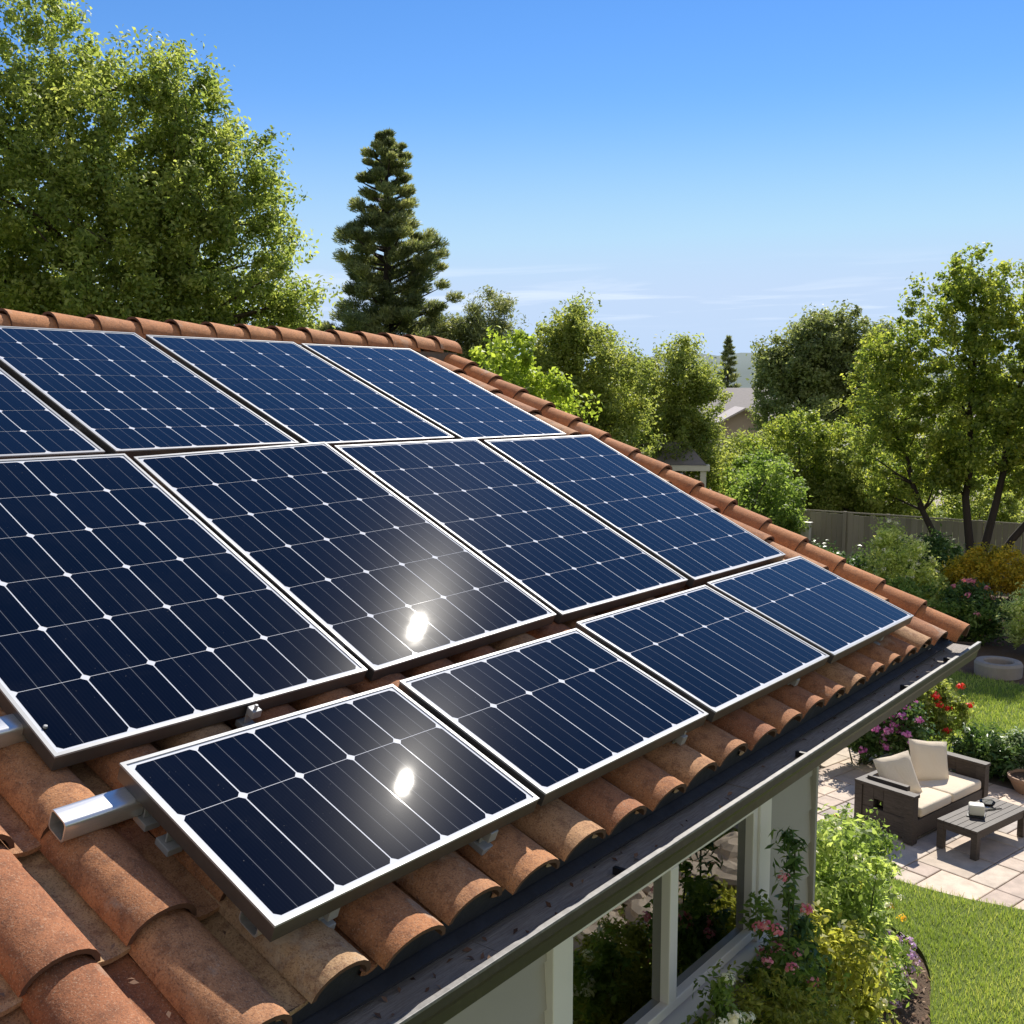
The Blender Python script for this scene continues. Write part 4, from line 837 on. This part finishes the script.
# ================================================================== PLANTS
def plant(name, label, cat, base, lobes, n_cl, per, cr, L, W, leaf, flowers=None, stems=10, inner=.35, stretch=1.5, group=None, up=.5):
    r = root(name, label, cat, base, group=group); base = Vector(base)
    lob = [(base.x + a, base.y + b, base.z + c, d, e, f) for a, b, c, d, e, f in lobes]
    fo, cen = foliage('foliage', r, lob, n_cl, per, cr, L, W, leaf, inner, stretch, up, zmin=base.z + .02)
    mb = MB()
    for i in rng.choice(len(cen), min(stems, len(cen)), replace=False):
        c = Vector(cen[i]) - base; b0 = Vector((random.gauss(0, .06), random.gauss(0, .06), 0)); mb.tube([b0, b0.lerp(c, .5) + Vector((0, 0, c.length * .06)), c], [.013, .009, .004], 5, False)
    mb.build('stems', 'stem', r, smooth=True)
    if flowers:
        for fm, nf, fs, sz, hi in flowers:
            cc, d = crown_points(lob, nf * 3, .88); sel = np.argsort(-(d[:, 2] * hi + d[:, 0] * .35 - d[:, 1] * .35 + rng.normal(size=len(cc)) * .35))[:nf]; cc = cc[sel]; d = d[sel]
            cc = cc + d * cr * .35; k = np.repeat(np.arange(len(cc)), fs); v = unit(rng.normal(size=(len(k), 3))); P = cc[k] + v * (rng.random(len(k)) ** .4 * sz)[:, None] * [1, 1, .7]
            quads('blossoms', leaf_quads(P - np.array(base), sz * .62, sz * .5, v + d[k] * .6 + [0, 0, .3]), fm, r)
    return r
PG = 'garden shrubs and flowers'
def P_(*a, **k): return plant(*a, group=PG, **k)
# against the house
P_('flowering_shrub', 'tall leafy shrub with small cream flowers at the house corner', 'shrub', (-2.32, 5.98, 0), [(0, 0, 2.25, .34, .34, .58), (-.1, .35, 1.9, .45, .42, .7), (.16, -.05, 1.9, .30, .30, .5), (.1, -.2, 1.5, .35, .35, .6), (-.05, .1, .9, .5, .5, .7), (-.3, .75, 1.9, .34, .34, .5)], 420, 60, .12, .055, .022, 'leaf_shrub', [('petal_white', 40, 10, .03, .8), ('petal_yellow', 6, 16, .035, .8)], stems=44)
P_('tall_spire_plant', 'dark whorled leaf spire rising against the grey wall', 'plant', (-2.0, 4.68, 0), [(0, 0, 2.95, .05, .05, .48), (.02, .04, 2.4, .13, .13, .4), (.0, -.08, 1.6, .2, .2, .9)], 190, 24, .06, .075, .017, 'leaf_dark', stems=8, stretch=1.2)
P_('pink_flower_plant', 'thin stems with pink flower spikes against the wall by the window', 'flowers', (-1.95, 4.50, 0), [(0, 0, 2.75, .15, .15, .30), (0, .1, 2.3, .22, .22, .4), (0, 0, 1.5, .24, .24, .8)], 130, 36, .08, .045, .020, 'leaf_green', [('petal_pink', 40, 24, .032, .5)], stems=18)
P_('leafy_shrub', 'yellow leaved shrub bulging between the pink spikes and the lawn', 'shrub', (-1.92, 5.05, 0), [(0, 0, 2.30, .24, .24, .35), (-.1, .2, 2.0, .3, .3, .45), (.05, -.1, 1.7, .3, .3, .6)], 260, 56, .10, .05, .02, 'leaf_bright', [('petal_white', 14, 10, .028, .8)], stems=20)
P_('golden_green_shrub', 'dense golden green mounded shrub under the window end', 'shrub', (-1.80, 4.15, 0), [(-.02, 0, 2.52, .24, .26, .24), (-.12, -.22, 2.46, .17, .17, .2), (.06, .16, 2.44, .2, .2, .25), (.02, -.05, 2.1, .34, .34, .4), (0, 0, 1.4, .34, .36, .6)], 480, 60, .07, .034, .012, 'leaf_bright', stems=24)
P_('white_flower_plant', 'white blossoms on pale stems just right of the window sill', 'flowers', (-1.92, 3.80, 0), [(0, 0, 2.72, .11, .13, .16), (.03, 0, 2.4, .15, .15, .25), (0, 0, 1.6, .15, .15, .6)], 90, 34, .06, .04, .018, 'leaf_green', [('petal_white', 34, 26, .034, .9)], stems=12)
# in the round bed
P_('leafy_shrub', 'broad leafy shrub with yellow green leaves in the round bed', 'shrub', (-3.7, 9.0, 0), [(0, 0, .75, .50, .50, .55), (-.25, .3, .6, .45, .45, .5), (.15, -.5, .7, .40, .45, .55), (-.3, -.7, .9, .4, .4, .6)], 300, 60, .15, .07, .028, 'leaf_shrub', [('petal_white', 26, 10, .035, .6), ('petal_pink', 8, 12, .03, .4)], stems=26)
P_('yellow_flower_plant', 'green shrub with yellow and lilac flowers in front of the sofa arm', 'flowers', (-3.55, 9.85, 0), [(0, 0, .75, .38, .36, .5), (-.3, .3, .6, .4, .35, .45), (.1, -.4, .6, .35, .35, .45)], 260, 55, .14, .06, .022, 'leaf_green', [('petal_lilac', 22, 8, .03, .6), ('petal_yellow', 9, 22, .045, .8)], stems=26)
P_('lilac_flowers', 'low clump of lilac flowers at the mulch bed edge', 'flowers', (-2.98, 9.28, 0), [(0, 0, .22, .24, .24, .22), (-.2, .22, .2, .2, .2, .2)], 60, 40, .07, .05, .016, 'leaf_green', [('petal_lilac', 40, 14, .04, .9)], stems=6)
P_('lilac_flowers', 'smaller clump of lilac flowers nearest the picture bottom edge', 'flowers', (-2.92, 8.85, 0), [(0, 0, .22, .22, .22, .2)], 40, 40, .07, .05, .016, 'leaf_green', [('petal_lilac', 24, 14, .04, .9)], stems=6)
P_('leafy_shrub', 'green shrub hanging over the bed beside the gable wall', 'shrub', (-3.6, 6.9, 0), [(0, 0, .8, .6, .6, .7), (.4, .4, .6, .45, .45, .5)], 220, 60, .16, .075, .03, 'leaf_green', stems=20)
# behind the sofa
P_('magenta_flower_shrub', 'shrub covered with magenta purple flowers behind the sofa arm', 'flowers', (-5.25, 14.75, 0), [(0, 0, .62, .5, .42, .42), (.55, .1, .6, .3, .3, .4)], 130, 55, .15, .07, .034, 'leaf_dark', [('petal_magenta', 46, 30, .07, .7)], stems=14)
P_('red_flower_shrub', 'tall shrub with red flowers behind the sofa and magenta bush', 'flowers', (-4.95, 15.7, 0), [(0, 0, .75, .55, .5, .6), (.4, .2, .7, .4, .4, .45), (-.4, .3, .6, .4, .4, .4)], 190, 55, .16, .075, .036, 'leaf_mid', [('petal_red', 30, 30, .065, .8)], stems=20)
P_('low_green_shrub', 'low dark green leafy plants between the red flowers and the pots', 'shrub', (-3.75, 15.45, 0), [(0, 0, .3, .45, .35, .34), (.45, .05, .3, .3, .3, .32)], 130, 50, .12, .10, .032, 'leaf_dark', stems=8)
P_('silver_plant', 'silvery pale foliage plant behind the wide clay bowl', 'plant', (-3.28, 15.55, 0), [(0, 0, .36, .36, .3, .36), (.4, .1, .3, .3, .3, .3)], 120, 45, .09, .05, .02, 'leaf_silver', stems=6)
P_('low_green_shrub', 'bright green low shrub under the gutter left of the magenta flowers', 'shrub', (-6.0, 14.1, 0), [(0, 0, .4, .42, .4, .4), (-.3, .5, .4, .4, .4, .4)], 130, 50, .13, .07, .026, 'leaf_green', stems=10)
# fence bed
P_('white_flower_shrub', 'airy shrub with white flowers in front of the grey fence', 'shrub', (-8.2, 24.9, 0), [(0, 0, 1.3, .75, .6, .75), (-.3, .2, 1.9, .3, .3, .4), (.7, 0, .9, .5, .5, .6)], 170, 55, .22, .09, .045, 'leaf_pale', [('petal_white', 40, 14, .06, .7)], stems=20)
P_('dark_green_shrub', 'dark green shrub between the white flowering and golden shrubs', 'shrub', (-8.0, 26.6, 0), [(0, 0, 1.0, .9, .8, .9), (.8, -.6, .8, .6, .6, .7)], 200, 55, .24, .10, .05, 'leaf_dark', stems=14)
P_('dark_green_shrub', 'low dark green bushes at the back edge of the lawn', 'shrub', (-7.0, 23.3, 0), [(0, 0, .6, .9, .7, .62), (.9, .3, .55, .5, .5, .5), (-.9, .4, .6, .7, .6, .6)], 220, 55, .20, .09, .045, 'leaf_green', stems=12)
P_('golden_shrub', 'golden yellow rounded shrub in front of the right tree', 'shrub', (-6.2, 25.4, 0), [(0, 0, 1.35, .85, .7, .55), (.8, .1, 1.2, .6, .6, .5), (-.5, 0, 1.1, .6, .6, .5)], 300, 60, .16, .07, .04, 'leaf_gold', stems=14)
P_('pink_flower_shrub', 'dark bush with pink red flowers below the golden shrub', 'flowers', (-6.25, 23.6, 0), [(0, 0, .75, .5, .5, .6), (.5, .2, .5, .4, .4, .45)], 110, 50, .18, .08, .04, 'leaf_dark', [('petal_pink', 16, 30, .07, .6)], stems=10)
P_('pale_shrub', 'pale cream green feathery shrub behind the concrete ring', 'shrub', (-4.9, 23.2, 0), [(0, 0, .8, .6, .55, .65), (.5, .2, .7, .45, .45, .55)], 150, 55, .2, .10, .03, 'leaf_pale', stems=14, stretch=2.0)
P_('dark_green_shrub', 'dark undergrowth at the foot of the fence behind the lawn', 'shrub', (-10.6, 25.6, 0), [(0, 0, .7, 1.1, .9, .8), (1.2, .8, .6, .8, .7, .7)], 200, 55, .24, .10, .05, 'leaf_dark', stems=12)
# garden opposite the window (seen only mirrored in the glass)
P_('leafy_shrub', 'green shrub outside the right picture edge, mirrored in the window', 'shrub', (-.1, 6.9, 0), [(0, 0, .35, .4, .4, .35), (.5, -.4, .3, .4, .4, .3)], 150, 50, .16, .08, .034, 'leaf_shrub', stems=12)
P_('leafy_shrub', 'golden shrub outside the right picture edge, mirrored in the window', 'shrub', (2.3, 9.2, 0), [(0, 0, .5, .6, .6, .5), (.8, .9, .6, .6, .6, .6)], 180, 50, .18, .08, .034, 'leaf_yellow', stems=12)
P_('leafy_shrub', 'dark shrub far outside the right picture edge, mirrored in the window', 'shrub', (2.6, 11.4, 0), [(0, 0, 1.0, 1.1, 1, 1.0), (-1.2, .9, .9, .9, .8, .9)], 220, 50, .22, .09, .04, 'leaf_dark', stems=12)
rr = random.Random(9)
for k in range(34):
    x, y = rr.choice([(1.0, 9.0), (.6, 9.6), (1.4, 8.4), (1.6, 10.2), (1.1, 10.4), (.9, 8.6)]); x += rr.uniform(-.5, .5); y += rr.uniform(-.5, .5); sz = rr.uniform(.12, .28)
    V = []; F = []; n = 8
    for i in range(n + 1):
        for j in range(n):
            th, ph = math.pi * i / n, 2 * math.pi * j / n; r_ = sz * (1 + .18 * math.sin(3 * ph + k) * math.sin(th) + .12 * math.cos(5 * th + k))
            V.append((r_ * 1.3 * math.sin(th) * math.cos(ph), r_ * math.sin(th) * math.sin(ph), r_ * .6 * math.cos(th)))
    for i in range(n):
        for j in range(n): F.append((i * n + j, i * n + (j + 1) % n, (i + 1) * n + (j + 1) % n, (i + 1) * n + j))
    o = MB().add(V, F).build('garden_rock', 'rock', smooth=False); o.location = (x, y, sz * .45 + .04); o.rotation_euler = (0, 0, rr.random() * 6)
    meta(o, 'tan garden rock lying right of the picture, mirrored in the window', 'rock', 'rocks mirrored in the window')
